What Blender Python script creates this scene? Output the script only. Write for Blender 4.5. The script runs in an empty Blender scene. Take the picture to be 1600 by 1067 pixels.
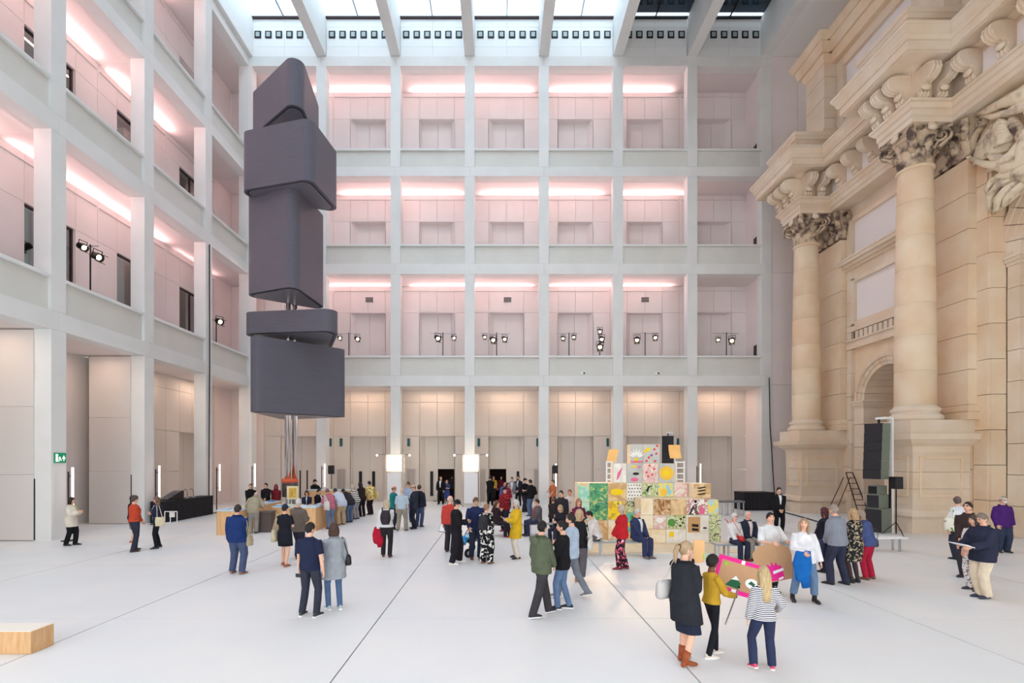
import bpy, bmesh, math, random
from mathutils import Vector, Matrix, Euler
random.seed(7)
PI = math.pi
C = bpy.context.scene.collection
SC = bpy.context.scene

# ------------------------------------------------------------------ camera
CAMZ, FPX, HX, HY = 2.9, 790.0, 780.0, 717.0      # eye height, focal length in pixels, vanishing point
cd = bpy.data.cameras.new('camera'); cam = bpy.data.objects.new('camera', cd); C.objects.link(cam)
cam.location = (0, 0, CAMZ); cam.rotation_euler = (PI/2, 0, 0)
cd.sensor_width = 36; cd.lens = FPX/1600*36
cd.shift_x = (800-HX)/1600; cd.shift_y = (HY-533.5)/1600
cd.clip_start = 0.1; cd.clip_end = 500
SC.camera = cam
# ------------------------------------------------------------------ view, world
SC.view_settings.view_transform = 'Standard'; SC.view_settings.look = 'None'
SC.view_settings.exposure = 0.62; SC.view_settings.gamma = 1; SC.view_settings.use_curve_mapping = False
SC.cycles.use_denoising = True
SC.cycles.max_bounces = 10; SC.cycles.diffuse_bounces = 6; SC.cycles.transparent_max_bounces = 12
SC.cycles.sample_clamp_indirect = 6
w = bpy.data.worlds.new('overcast'); SC.world = w; w.use_nodes = True
bg = w.node_tree.nodes['Background']; bg.inputs[0].default_value = (0.95, 0.987, 0.985, 1); bg.inputs[1].default_value = 2.15
def lin(c):
    return tuple((x/255/12.92 if x/255 <= .04045 else ((x/255+.055)/1.055)**2.4) for x in c)
def light(name, kind, loc, energy, col, direction=(0, 0, -1), size=(1, 1), spot=None, parent=None, up='Z'):
    d = bpy.data.lights.new(name, kind); d.energy = energy; d.color = lin(col)
    if kind == 'AREA':
        d.shape = 'RECTANGLE'; d.size, d.size_y = size
    if kind == 'SPOT':
        d.spot_size = spot; d.spot_blend = .6; d.shadow_soft_size = .06
    o = bpy.data.objects.new(name, d); C.objects.link(o); o.location = loc
    o.rotation_euler = Vector(direction).to_track_quat('-Z', 'Y').to_euler()
    return o
def portal(loc, direction, sx, sy):
    o = light('daylight_portal', 'AREA', loc, 0, (255, 255, 255), direction, (sx, sy)); o.data.cycles.is_portal = True
portal((-2.9, 15, 30.75), (0, 0, -1), 25, 33)
portal((0.5, -2.4, 3.75), (0, 1, 0), 38, 7.5)

# ------------------------------------------------------------------ materials
_M = {}
def mat(name, col, rough=.6, var=0.0, scale=3.0, col2=None, bump=0.0, bscale=60.0, metal=0.0, objvar=0.0, spec=.35, coords='pos', emit=0.0, stretch=None, alpha=None, detail=4, thr=None):
    if name in _M: return _M[name]
    m = bpy.data.materials.new(name); m.use_nodes = True; nt = m.node_tree; N = nt.nodes; L = nt.links
    b = N['Principled BSDF']; c = lin(col)
    b.inputs['Base Color'].default_value = (*c, 1); b.inputs['Roughness'].default_value = rough
    b.inputs['Metallic'].default_value = metal; b.inputs['Specular IOR Level'].default_value = spec
    out = None
    def vec():
        if coords == 'pos': s = N.new('ShaderNodeNewGeometry').outputs['Position']
        else: s = N.new('ShaderNodeTexCoord').outputs['Object' if coords == 'obj' else 'Generated']
        if stretch:
            mp = N.new('ShaderNodeMapping'); mp.inputs['Scale'].default_value = stretch
            L.new(s, mp.inputs['Vector']); s = mp.outputs['Vector']
        return s
    if var > 0 or col2:
        n = N.new('ShaderNodeTexNoise'); n.inputs['Scale'].default_value = scale; n.inputs['Detail'].default_value = detail
        L.new(vec(), n.inputs['Vector'])
        r = N.new('ShaderNodeValToRGB')
        lo, hi = thr or (.3, .7)
        r.color_ramp.elements[0].position = lo; r.color_ramp.elements[1].position = hi
        c2 = lin(col2) if col2 else tuple(min(1, x*(1+var)) for x in c)
        c1 = c if col2 else tuple(x*(1-var) for x in c)
        r.color_ramp.elements[0].color = (*c1, 1); r.color_ramp.elements[1].color = (*c2, 1)
        L.new(n.outputs['Fac'], r.inputs['Fac']); out = r.outputs['Color']
    if objvar > 0:
        oi = N.new('ShaderNodeObjectInfo'); mr = N.new('ShaderNodeMapRange')
        mr.inputs['To Min'].default_value = 1-objvar; mr.inputs['To Max'].default_value = 1+objvar
        L.new(oi.outputs['Random'], mr.inputs['Value'])
        hs = N.new('ShaderNodeHueSaturation'); L.new(mr.outputs['Result'], hs.inputs['Value'])
        if out: L.new(out, hs.inputs['Color'])
        else: hs.inputs['Color'].default_value = (*c, 1)
        out = hs.outputs['Color']
    if out: L.new(out, b.inputs['Base Color'])
    if bump > 0:
        n = N.new('ShaderNodeTexNoise'); n.inputs['Scale'].default_value = bscale; n.inputs['Detail'].default_value = 3
        L.new(vec(), n.inputs['Vector'])
        bp = N.new('ShaderNodeBump'); bp.inputs['Strength'].default_value = bump; bp.inputs['Distance'].default_value = .02
        L.new(n.outputs['Fac'], bp.inputs['Height']); L.new(bp.outputs['Normal'], b.inputs['Normal'])
    if emit > 0:
        b.inputs['Emission Color'].default_value = (*c, 1); b.inputs['Emission Strength'].default_value = emit
    _M[name] = m
    return m
def glass(name, col, reflect=.12, tint=1.0):
    if name in _M: return _M[name]
    m = bpy.data.materials.new(name); m.use_nodes = True; nt = m.node_tree; N = nt.nodes; L = nt.links
    N.remove(N['Principled BSDF'])
    t = N.new('ShaderNodeBsdfTransparent'); t.inputs[0].default_value = (*lin(col), 1)
    g = N.new('ShaderNodeBsdfGlossy'); g.inputs['Roughness'].default_value = .03
    mx = N.new('ShaderNodeMixShader'); mx.inputs[0].default_value = reflect
    L.new(t.outputs[0], mx.inputs[1]); L.new(g.outputs[0], mx.inputs[2]); L.new(mx.outputs[0], N['Material Output'].inputs['Surface'])
    _M[name] = m
    return m
CONC = mat('pale_concrete', (225, 226, 225), .75, var=.035, scale=.9, objvar=.025, bump=.05, bscale=30)
PARA = mat('parapet_concrete', (216, 216, 211), .75, var=.035, scale=.9, objvar=.02)
PANEL = mat('wall_panel_plaster', (216, 210, 208), .75, var=.03, scale=.5, objvar=.02)
PINKP = mat('gallery_panel', (232, 223, 222), .8, var=.03, scale=.6, objvar=.015)
GPAN = mat('ground_panel', (214, 206, 198), .8, var=.03, scale=.6, objvar=.015)
SOFF = mat('soffit_plaster', (226, 218, 216), .85)
WHITE = mat('white_paint', (236, 236, 236), .6)
DARKF = mat('dark_bronze_frame', (62, 44, 46), .45)
BLACK = mat('black_plastic', (24, 24, 27), .55, spec=.3)
BLACKC = mat('black_cloth', (34, 33, 37), .95, var=.2, scale=6, bump=.3, bscale=9)
STEEL = mat('brushed_steel', (190, 192, 196), .3, metal=.9)
CHROME = mat('chrome', (225, 222, 222), .12, metal=1.0)
STONE = mat('sandstone', (229, 210, 184), .8, col2=(219, 187, 152), scale=.7, objvar=.055, bump=.25, bscale=14, thr=(.38, .75))
STONEP = mat('pale_sandstone', (226, 212, 194), .8, col2=(218, 196, 170), scale=.8, objvar=.05, bump=.2, bscale=14)
STUCCO = mat('white_stucco', (232, 226, 224), .85, var=.02, scale=.6)
CAPST = mat('weathered_stone', (205, 184, 158), .85, col2=(96, 78, 72), scale=2.6, bump=.5, bscale=18, thr=(.44, .62))
SCULPT = mat('carved_stone', (226, 210, 184), .85, col2=(150, 130, 116), scale=2.4, bump=.4, bscale=16, thr=(.52, .74))
WOOD = mat('birch_plywood', (222, 178, 128), .6, var=.12, scale=3, stretch=(6, 6, .7), bump=.1, bscale=20)
PLYB = mat('knotty_pine', (214, 174, 130), .65, col2=(196, 150, 104), scale=4, stretch=(5, 5, .8))

# ------------------------------------------------------------------ mesh builder
class MB:
    def __init__(s): s.v = []; s.f = []; s.m = []; s.mi = 0
    def add(s, vs, fs):
        o = len(s.v); s.v += [tuple(p) for p in vs]; s.f += [tuple(i+o for i in f) for f in fs]; s.m += [s.mi]*len(fs); return s
    def box(s, x0, x1, y0, y1, z0, z1):
        return s.add([(x0,y0,z0),(x1,y0,z0),(x1,y1,z0),(x0,y1,z0),(x0,y0,z1),(x1,y0,z1),(x1,y1,z1),(x0,y1,z1)],
                     [(3,2,1,0),(4,5,6,7),(0,1,5,4),(1,2,6,5),(2,3,7,6),(3,0,4,7)])
    def frustum(s, b, z0, t, z1):      # b, t = (x0,x1,y0,y1)
        return s.add([(b[0],b[2],z0),(b[1],b[2],z0),(b[1],b[3],z0),(b[0],b[3],z0),(t[0],t[2],z1),(t[1],t[2],z1),(t[1],t[3],z1),(t[0],t[3],z1)],
                     [(3,2,1,0),(4,5,6,7),(0,1,5,4),(1,2,6,5),(2,3,7,6),(3,0,4,7)])
    def loft(s, rings, cap=True):
        n = len(rings[0]); vs = [p for r in rings for p in r]; fs = []
        for k in range(len(rings)-1):
            for i in range(n):
                j = (i+1) % n
                fs.append((k*n+i, k*n+j, (k+1)*n+j, (k+1)*n+i))
        if cap:
            fs.append(tuple(range(n-1, -1, -1))); fs.append(tuple(range((len(rings)-1)*n, len(rings)*n)))
        return s.add(vs, fs)
    def tube(s, pts, rads, n=8, ref=None, wr=0.0, seed=0, cap=True):
        pts = [Vector(p) for p in pts]; rings = []
        if not isinstance(rads, (list, tuple)): rads = [rads]*len(pts)
        t0 = (pts[1]-pts[0]).normalized()
        u = Vector(ref) if ref else (Vector((1,0,0)) if abs(t0.x) < .8 else Vector((0,1,0)))
        for k, p in enumerate(pts):
            a = pts[max(0,k-1)]; b = pts[min(len(pts)-1,k+1)]; t = (b-a).normalized()
            u = (u - t*u.dot(t)).normalized(); v = t.cross(u)
            r = rads[k]; rx, ry = r if isinstance(r, (tuple, list)) else (r, r)
            ring = []
            for i in range(n):
                th = 2*PI*i/n; q = 1
                if wr: q = 1 + wr*math.sin(3*th+k*1.9+seed) + wr*.7*math.sin(5*th-k*2.7+seed*2)
                ring.append(p + u*(rx*q*math.cos(th)) + v*(ry*q*math.sin(th)))
            rings.append(ring)
        return s.loft(rings, cap)
    def lathe(s, prof, c=(0,0,0), n=24):
        return s.loft([[(c[0]+r*math.cos(2*PI*i/n), c[1]+r*math.sin(2*PI*i/n), c[2]+z) for i in range(n)] for r, z in prof])
    def prism(s, outline, axis, a, b):
        def P(u, v, w): return {'x': (w,u,v), 'y': (u,w,v), 'z': (u,v,w)}[axis]
        n = len(outline)
        return s.add([P(u,v,a) for u,v in outline]+[P(u,v,b) for u,v in outline],
                     [tuple(range(n-1,-1,-1)), tuple(range(n,2*n))]+[(i,(i+1)%n,n+(i+1)%n,n+i) for i in range(n)])
    def ball(s, c, r, nu=12, nv=8, fn=None):
        rx, ry, rz = r if isinstance(r, (tuple,list)) else (r,r,r); rings = []
        for k in range(nv+1):
            el = -PI/2 + PI*(k if 0 < k < nv else (k+.04 if k == 0 else k-.04))/nv
            ring = []
            for i in range(nu):
                az = 2*PI*i/nu
                d = Vector((math.cos(el)*math.cos(az), math.cos(el)*math.sin(az), math.sin(el)))
                p = Vector((d.x*rx, d.y*ry, d.z*rz))
                if fn: p = fn(d, p)
                ring.append((c[0]+p[0], c[1]+p[1], c[2]+p[2]))
            rings.append(ring)
        return s.loft(rings)
    def xf(s, M, start=0):
        s.v[start:] = [tuple(M @ Vector(p)) for p in s.v[start:]]; return s
    def mesh(s, name, mats, smooth=False):
        me = bpy.data.meshes.new(name); me.from_pydata(s.v, [], s.f)
        if not isinstance(mats, (list, tuple)): mats = [mats]
        for m in mats: me.materials.append(m)
        if len(mats) > 1: me.polygons.foreach_set('material_index', s.m)
        if smooth: me.polygons.foreach_set('use_smooth', [True]*len(me.polygons))
        bm = bmesh.new(); bm.from_mesh(me); bmesh.ops.recalc_face_normals(bm, faces=bm.faces); bm.to_mesh(me); bm.free()
        return me
    def build(s, name, mats, parent=None, smooth=False, loc=None):
        return link(name, s.mesh(name, mats, smooth), parent, loc)
def link(name, me, parent=None, loc=None, rz=0):
    o = bpy.data.objects.new(name, me); C.objects.link(o)
    if loc is not None: o.location = loc
    if rz: o.rotation_euler.z = rz
    if parent is not None:
        o.parent = parent; o.matrix_parent_inverse = PINV.get(parent.name, Matrix())
    return o
PINV = {}
def tag(o, label=None, cat=None, group=None, kind=None):
    if label: o['label'] = label
    if cat: o['category'] = cat
    if group: o['group'] = group
    if kind: o['kind'] = kind
    return o
def root(name, label, cat, loc=(0,0,0), group=None, kind=None, rz=0, local=False):
    o = bpy.data.objects.new(name, None); C.objects.link(o); o.location = loc; o.rotation_euler.z = rz; o.empty_display_size = .2
    if not local:   # parts are given in room coordinates
        PINV[o.name] = (Matrix.Translation(loc) @ Matrix.Rotation(rz, 4, 'Z')).inverted()
    return tag(o, label, cat, group, kind)
_BX = {}
def bx(name, parent, m, x0, x1, y0, y1, z0, z1, bev=0.0):
    key = (round(x1-x0,3), round(y1-y0,3), round(z1-z0,3), m.name, bev)
    if key not in _BX:
        mb = MB().box(-key[0]/2, key[0]/2, -key[1]/2, key[1]/2, 0, key[2])
        me = mb.mesh(name, m)
        if bev:
            bm = bmesh.new(); bm.from_mesh(me); bmesh.ops.bevel(bm, geom=bm.edges[:], offset=bev, segments=1, affect='EDGES'); bm.to_mesh(me); bm.free()
        _BX[key] = me
    return link(name, _BX[key], parent, ((x0+x1)/2, (y0+y1)/2, z0))
def at(px, py):          # the floor point seen at a pixel
    Y = CAMZ*FPX/(py-HY); return Vector(((px-HX)*Y/FPX, Y, 0))
def pt(px, py, Y):       # the point seen at a pixel, Y metres away
    return Vector(((px-HX)*Y/FPX, Y, CAMZ+(HY-py)*Y/FPX))
# ================================================================== SETTING
BAY = 4.70
KX = [2.83 + BAY*k for k in range(-4, 4)]          # column centres of the back wall
YB = 32.0; GD = 2.35                                # back wall plane, gallery depth
XL = -15.85                                         # left wall plane
def zb(py): return CAMZ + (HY-py)*YB/FPX
LEV = [(zb(603), zb(587), zb(555.5)), (zb(428), zb(412), zb(381.5)), (zb(275), zb(260.5), zb(232)), (zb(103), zb(88), None)]   # beam bottom, beam top, sill top
TOPZ = LEV[3][1]; SKY = zb(28)

floor = root('floor', 'pale concrete floor of large slabs across the hall', 'floor', kind='structure')
FLOORM = mat('floor_concrete', (220, 223, 226), .42, col2=(233, 230, 228), scale=.35, spec=.4, bump=.03, bscale=8, objvar=.012, detail=8)
FXJ = [-21.1, -16.5, -11.8, -7.0, -2.19, 2.61, 7.4, 12.2, 17.0, 21.8]
FYJ = [-2.4] + [4.6*k for k in range(1, 8)] + [35.1]
JOINT = mat('joint_mortar', (128, 124, 124), .9)
for a, b in zip(FXJ, FXJ[1:]):
    for c, d in zip(FYJ, FYJ[1:]):
        bx('slab', floor, FLOORM, a+.012, b-.012, c+.009, d-.009, -.12, 0)
bx('joint_bed', floor, JOINT, -21.1, 21.8, -2.4, 35.1, -.3, -.03)

def facade(rt, P, cols, skip_last_light=True, back=True):
    """P(u0,u1,d0,d1,z0,z1) -> room box; cols = column centres along the wall"""
    hw = .31
    for u in cols:
        z = 0
        for (zb0, zt0, _) in LEV:
            bx('column', rt, CONC, *P(u-hw, u+hw, 0, .62, z, zb0-.008)); z = zt0+.008
    for zb0, zt0, _ in LEV:
        bx('beam', rt, CONC, *P(cols[0]-hw, cols[0]-.004, 0.0, .62, zb0, zt0)); bx('beam', rt, CONC, *P(cols[-1]+.004, cols[-1]+hw, 0.0, .62, zb0, zt0))
    for a, b in zip(cols, cols[1:]):
        for i, (zb0, zt0, sill) in enumerate(LEV):
            bx('beam', rt, CONC, *P(a+.004, b-.004, 0.0, .62, zb0, zt0))
            if i < 3:
                bx('parapet', rt, PARA, *P(a+hw, b-hw, .12, .5, zt0+.006, sill-.13))
                bx('sill', rt, CONC, *P(a+hw, b-hw, -.02, .58, sill-.12, sill, ), bev=.012)
                bx('gallery_slab', rt, SOFF, *P(a+.004, b-.004, .625, GD+.2, zb0, zb0+.7))
            else:
                bx('gallery_slab', rt, SOFF, *P(a+.004, b-.004, .625, GD+.2, zb0, zb0+.6))
# ---- back wall
wall_back = root('wall_back', 'pale concrete grid wall of open galleries facing the camera', 'wall', (0, YB, 0), kind='structure')
def PB(u0, u1, d0, d1, z0, z1): return (u0, u1, YB+d0, YB+d1, z0, z1)
facade(wall_back, PB, KX)
JW = .008
def rear_panels(rt, P, a, b, lo, hi, ntop, flip, nd=.5, lower=None, skip=(), m=None):
    """gallery rear wall of one bay: four panel widths, the two middle ones set back below ntop"""
    m = m or PINKP
    c = (a+b)/2; q = BAY/4; xs = [c-2*q, c-q, c, c+q, c+2*q]
    zc = [z for z in ([lo] + (lower or []) + [hi])]
    for i in range(4):
        mid = i in (1, 2)
        for z0, z1 in zip(zc, zc[1:]):
            if mid and z0 < ntop-.01:
                if (i, round(z0)) in skip: continue
                bx('wall_panel', rt, m, *P(xs[i]+JW, xs[i+1]-JW, GD+nd, GD+nd+.08, z0+JW, min(z1, ntop)))
                if z1 > ntop: bx('wall_panel', rt, m, *P(xs[i]+JW, xs[i+1]-JW, GD, GD+.08, ntop+JW, z1-JW))
            else:
                bx('wall_panel', rt, m, *P(xs[i]+JW, xs[i+1]-JW, GD, GD+.08, z0+JW, z1-JW))
    # reveals of the niche: one side splayed
    bx('niche_head', rt, m, *P(xs[1], xs[3], GD, GD+nd+.02, ntop-.01, ntop+.05))
    for side, u in ((0, xs[1]), (1, xs[3])):
        w_ = .3 if side == flip else .03
        if side == 0: out = [(u-.04, GD), (u, GD), (u+w_, GD+nd), (u-.04, GD+nd)]
        else: out = [(u+.04, GD), (u, GD), (u-w_, GD+nd), (u+.04, GD+nd)]
        mb = MB()
        pts = []
        for z in (lo, ntop):
            for (uu, dd) in out:
                x0, _, y0, _, z0, _ = P(uu, uu, dd, dd, z, z); pts.append((x0, y0, z))
        mb.add(pts, [(0,1,2,3),(7,6,5,4),(0,1,5,4),(1,2,6,5),(2,3,7,6),(3,0,4,7)]).build('niche_jamb', m, rt)
PINKL = (255, 203, 201)
for i in range(7):
    a, b = KX[i], KX[i+1]
    for l in range(1, 4):
        lo = LEV[l-1][2]-1.15; hi = LEV[l][0]
        rear_panels(wall_back, PB, a, b, lo, hi, hi-1.78, i % 2 == 0, lower=[hi-1.78])
        bx('cove_profile', wall_back, SOFF, a+.1, b-.1, YB+GD-.07, YB+GD, hi-.33, hi-.3)
        if i < 6 and i > -1:
            off = (-.35, .4)[(i+l) % 2]
            e = (23, 29, 24)[l-1]
            light('cove_light', 'AREA', ((a+b)/2+off, YB+GD-.07, hi-.27), e*1.7*(1.0 if i else .6), PINKL, (0, -.93, .36), (4.2, .05))
    rear_panels(wall_back, PB, a, b, 0, LEV[0][0], 4.45, i % 2, lower=[2.2, 4.45, 6.75], m=GPAN,
                skip={1: ((2, 0),), 2: ((1, 0),)}.get(i-1, ()))
bx('rear_backing', wall_back, PANEL, -18.4, 17, YB+GD+.62, YB+GD+.68, 2.3, TOPZ)
for x0, x1 in ((-18.4, -4.25), (-3.0, -.7), (.55, 17)):
    bx('rear_backing', wall_back, PANEL, x0, x1, YB+GD+.62, YB+GD+.68, 0, 2.3)
# corridors behind the two open doorways
DIM = mat('dim_corridor', (70, 48, 44), .8)  # corridor dimness is painted into the dark brown
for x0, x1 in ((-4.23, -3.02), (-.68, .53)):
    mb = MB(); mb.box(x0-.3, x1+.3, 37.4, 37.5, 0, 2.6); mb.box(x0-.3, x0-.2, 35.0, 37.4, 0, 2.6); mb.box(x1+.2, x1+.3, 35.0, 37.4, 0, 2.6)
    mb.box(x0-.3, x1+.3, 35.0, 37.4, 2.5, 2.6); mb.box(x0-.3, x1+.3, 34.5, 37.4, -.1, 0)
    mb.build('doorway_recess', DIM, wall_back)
# side wall closing the galleries at the portal end, with a dark sheet standing in for a dark door opening on each gallery
for l in range(0, 4):
    lo = 0 if l == 0 else LEV[l-1][2]-1.15; hi = LEV[l][0]
    bx('side_panel', wall_back, PINKP, 16.75, 16.9, YB+.62, YB+GD, lo if l == 0 else lo+2.05, hi)
    if l:
        bx('side_panel', wall_back, PINKP, 16.75, 16.9, YB+1.35, YB+GD, lo, lo+2.05)
        bx('side_door', wall_back, DARKF, 16.78, 16.86, YB+.62, YB+1.35, lo, lo+2.05)
# grooved grilles and slot windows of the ground floor
GROOVE = mat('grooved_panel', (196, 186, 182), .7)
for x in (-11.0, -6.25, -1.5, 2.35, 7.9):
    for k in range(6):
        bx('grille_slat', wall_back, GROOVE, x+.1*k, x+.1*k+.06, YB+GD-.1, YB+GD-.01, 0, 2.2)
for x in (-9.65, -8.75, -4.75, -1.0+2.2):
    bx('slot_window', wall_back, BLACK, x, x+.2, YB+GD+.45, YB+GD+.495, .35, 2.05)
# upper fascia between the roof beams, with square openings
SQ = mat('square_light_glass', (170, 182, 186), .2)
for i in range(7):
    a, b = KX[i]+.31, KX[i+1]-.31
    c = (a+b)/2
    for x0, x1 in ((a, c), (c, b)):
        for z0, z1 in ((TOPZ, zb(72)), (zb(72), zb(47)+.22), (zb(47)+.22, SKY)):
            bx('fascia_panel', wall_back, WHITE, x0+.006, x1-.006, YB+.05, YB+.2, z0+.006, z1-.006)
    for k in range(6):
        x = a+.37+(b-a-.74)*k/5; z = zb(53.5)
        bx('square_frame', wall_back, BLACK, x-.2, x+.2, YB+.0, YB+.06, z-.22, z+.22)
        bx('square_glass', wall_back, SQ, x-.12, x+.12, YB-.015, YB+.02, z-.14, z+.14)

bx('fascia_backing', wall_back, WHITE, KX[0]-.31, KX[7]+.31, YB+.21, YB+.27, TOPZ-.3, SKY+.2)
# ---- left wall
wall_left = root('wall_left', 'pale concrete grid wall of open galleries beside the tower', 'wall', (XL, 15, 0), kind='structure')
def PL(u0, u1, d0, d1, z0, z1): return (XL-d1, XL-d0, u0, u1, z0, z1)
KY = [32.3-BAY*n for n in range(0, 8)][::-1]
facade(wall_left, PL, KY)
WGL = glass('gallery_window_glass', (205, 214, 210), .28)
ROOMM = mat('gallery_room', (160, 158, 150), .8)
WN = 0
for i in range(7):
    a, b = KY[i], KY[i+1]; c = (a+b)/2
    for l in range(1, 4):
        lo = LEV[l-1][2]-1.15; hi = LEV[l][0]; ntop = hi-(1.2 if l == 2 else 1.85)
        win = l < 3 and i >= 2
        skip = ((1, round(lo)), (2, round(lo))) if win else ()
        rear_panels(wall_left, PL, a, b, lo, hi, ntop, i % 2, lower=[ntop], skip=skip)
        bx('cove_profile', wall_left, SOFF, XL-GD, XL-GD+.07, a+.1, b-.1, hi-.33, hi-.3)
        if i < 6 or l == 1:
            e = (26, 32, 26)[l-1]
            light('cove_light', 'AREA', (XL-GD+.07, c+(-.2, .2)[(i+l) % 2], hi-.27), e*1.8*(1 if i < 6 else .3), PINKL, (.93, 0, .36), (4.2, .05))
        if win:
            WN += 1
            wr = root('window_%d' % WN, 'dark framed glass door on the %s gallery of the left wall, bay %s' % (('first', 'second')[l-1], ('', '', 'farthest from the tower', 'before the nearest pillar', 'at the nearest pillar', 'behind the second pillar', 'beside the tower')[i]), 'window', (XL-GD, c, lo), kind='structure')
            x = XL-GD-.16
            for y0, y1 in ((c-1.16, c-1.08), (c-.04, c+.04), (c+1.08, c+1.16)):
                bx('frame', wr, DARKF, x-.05, x+.05, y0, y1, lo, ntop)
            bx('frame', wr, DARKF, x-.05, x+.05, c-1.16, c+1.16, ntop-.09, ntop)
            bx('pane', wr, WGL, x-.01, x+.01, c-1.08, c-.04, lo, ntop-.09)
            bx('pane', wr, WGL, x-.01, x+.01, c+.04, c+1.08, lo, ntop-.09)
            mb = MB(); X0 = XL-GD-2.2; X1 = XL-GD-.3
            mb.box(X0-.1, X0, c-1.5, c+1.5, lo, ntop+.4); mb.box(X0, X1, c-1.5, c-1.4, lo, ntop+.4); mb.box(X0, X1, c+1.4, c+1.5, lo, ntop+.4); mb.box(X0, X1, c-1.5, c+1.5, ntop+.3, ntop+.4); mb.box(X0, X1, c-1.5, c+1.5, lo-.1, lo)
            mb.build('room_beyond', ROOMM, wr)
    # ground floor: rear wall with tall panels, a gate leaf standing across each bay at the far pillar
    if i < 5:
        for z0, z1 in ((0, 2.35), (2.35, 4.75), (4.75, LEV[0][0])):
            for y0, y1 in ((a, c), (c, b)):
                bx('wall_panel', wall_left, PANEL, XL-GD-2.5, XL-GD-2.4, y0+JW, y1-JW, z0+JW, z1-JW)
    else:
        rear_panels(wall_left, PL, a, b, 0, LEV[0][0], 4.45, 0, lower=[2.2, 4.45, 6.75], m=GPAN)
GATE = mat('gate_leaf', (214, 208, 204), .7, objvar=.02)
for y in (KY[4]-.35, KY[5]-.35):
    for z0, z1 in ((.03, 2.35), (2.35, 4.75), (4.75, LEV[0][0]-.05)):
        bx('gate_panel', wall_left, GATE, XL-GD-.1, XL-.6, y, y+.14, z0+.005, z1-.005)
    bx('gate_edge', wall_left, BLACK, XL-GD-.13, XL-GD-.1, y+.02, y+.12, .03, LEV[0][0]-.03)  # black strips paint in the dark gaps beside the leaf
    bx('gate_edge', wall_left, BLACK, XL-.6, XL-.57, y+.02, y+.12, .03, 2.2)
    bx('gallery_slab', wall_left, SOFF, XL-GD-2.6, XL-GD-.2, y-4.4, y+.3, LEV[0][0], LEV[0][0]+.1)

# ---- corner where the two galleries meet
for l in range(0, 4):
    lo = 0 if l == 0 else LEV[l-1][2]-1.15; hi = LEV[l][0]
    bx('wall_panel', wall_left, PINKP, XL-GD-.08, XL-GD, KY[7]+JW, YB+GD-JW, lo, hi)
    for x0, x1 in ((XL-GD, XL-GD+1.1), (XL-GD+1.1, KX[0])):
        bx('wall_panel', wall_back, PINKP, x0+JW, x1-JW, YB+GD, YB+GD+.08, lo, hi)
    bx('gallery_slab', wall_left, SOFF, XL-GD-.3, KX[0], KY[7], YB+GD+.2, hi, hi+.65)
    bx('gallery_slab', wall_left, SOFF, XL-GD-.3, KX[0]-.3, KY[7]-.3, YB+.63, hi+.005, hi+.645)
bx('rear_backing', wall_left, PANEL, XL-GD-2.7, XL-GD-2.6, -2.4, KY[4], 0, TOPZ)
bx('rear_backing', wall_left, PANEL, XL-GD-.7, XL-GD-.62, KY[4], YB+2.6, 0, LEV[0][0])
bx('rear_backing', wall_left, PANEL, XL-GD-2.7, XL-GD-2.6, KY[4], YB+2.9, LEV[0][0], TOPZ)
bx('rear_backing', wall_left, PANEL, XL-GD-2.7, XL-GD+.1, YB+2.8, YB+2.9, 0, TOPZ)
bx('rear_backing', wall_left, PANEL, XL-GD-2.6, XL-GD-.4, KY[4]-.1, KY[4], 0, LEV[0][0])
# ---- ceiling: roof beams, skylights (one window per bay), side fascias
ceiling = root('ceiling', 'white roof beams running over the hall between the skylights', 'ceiling', (0, 15, TOPZ), kind='structure')
for x in KX:
    for k in range(4):
        y0 = -2.4+8.6*k
        bx('roof_beam', ceiling, CONC, x-.31, x+.31, y0+.005, y0+8.595, TOPZ+.01, SKY+.25)
BAR = mat('glazing_bar', (128, 136, 146), .5)
SKYG = glass('skylight_glass', (232, 242, 250), .05)
BLIND = mat('skylight_blind', (30, 36, 48), .35, spec=.6)
for i in range(7):
    a, b = KX[i]+.31, KX[i+1]-.31; c = (a+b)/2
    dark = i >= 5
    wr = root('window_%d' % (20+i), ('roof skylight %s, %s' % (('darkened by a blind' if dark else 'open to the white sky'),
         ('over the left galleries', 'above the dark tower', 'second right of the dark tower', 'over the middle of the hall', 'next to the darkened skylights', 'beside the bright skylights', 'along the stone portal')[i])), 'skylight', (c, 15, SKY), kind='structure')
    ys = [-2.4+2.46*k for k in range(15)]
    for y0, y1 in zip(ys, ys[1:]):
        bx('glazing_bar', wr, BLACK if dark else BAR, a, b, y1-.03, y1+.03, SKY-.02, SKY+.1)
        for x0, x1 in ((a, c), (c, b)):
            bx('pane', wr, SKYG, x0+.03, x1-.03, y0+.03, y1-.03, SKY+.03, SKY+.045)
            if dark: bx('blind', wr, BLIND, x0, x1, y0, y1-(.22 if y1 < 31.5 else .35), SKY+.06, SKY+.09)
    bx('glazing_bar', wr, BLACK if dark else BAR, c-.03, c+.03, -2.4, 32, SKY-.02, SKY+.1)
    bx('end_bar', wr, DARKF if not dark else BLACK, a, b, YB-.1, YB+.05, SKY-.05, SKY+.06)
for x0, x1 in ((XL-3, KX[0]-.31), (KX[7]+.31, 21)):
    bx('roof_slab', ceiling, WHITE, x0, x1, -2.4, 34.8, TOPZ+.02, TOPZ+.3)
bx('roof_slab', ceiling, WHITE, KX[0]-.31, KX[7]+.31, YB+.2, YB+3, SKY-.5, SKY+.2)
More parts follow.
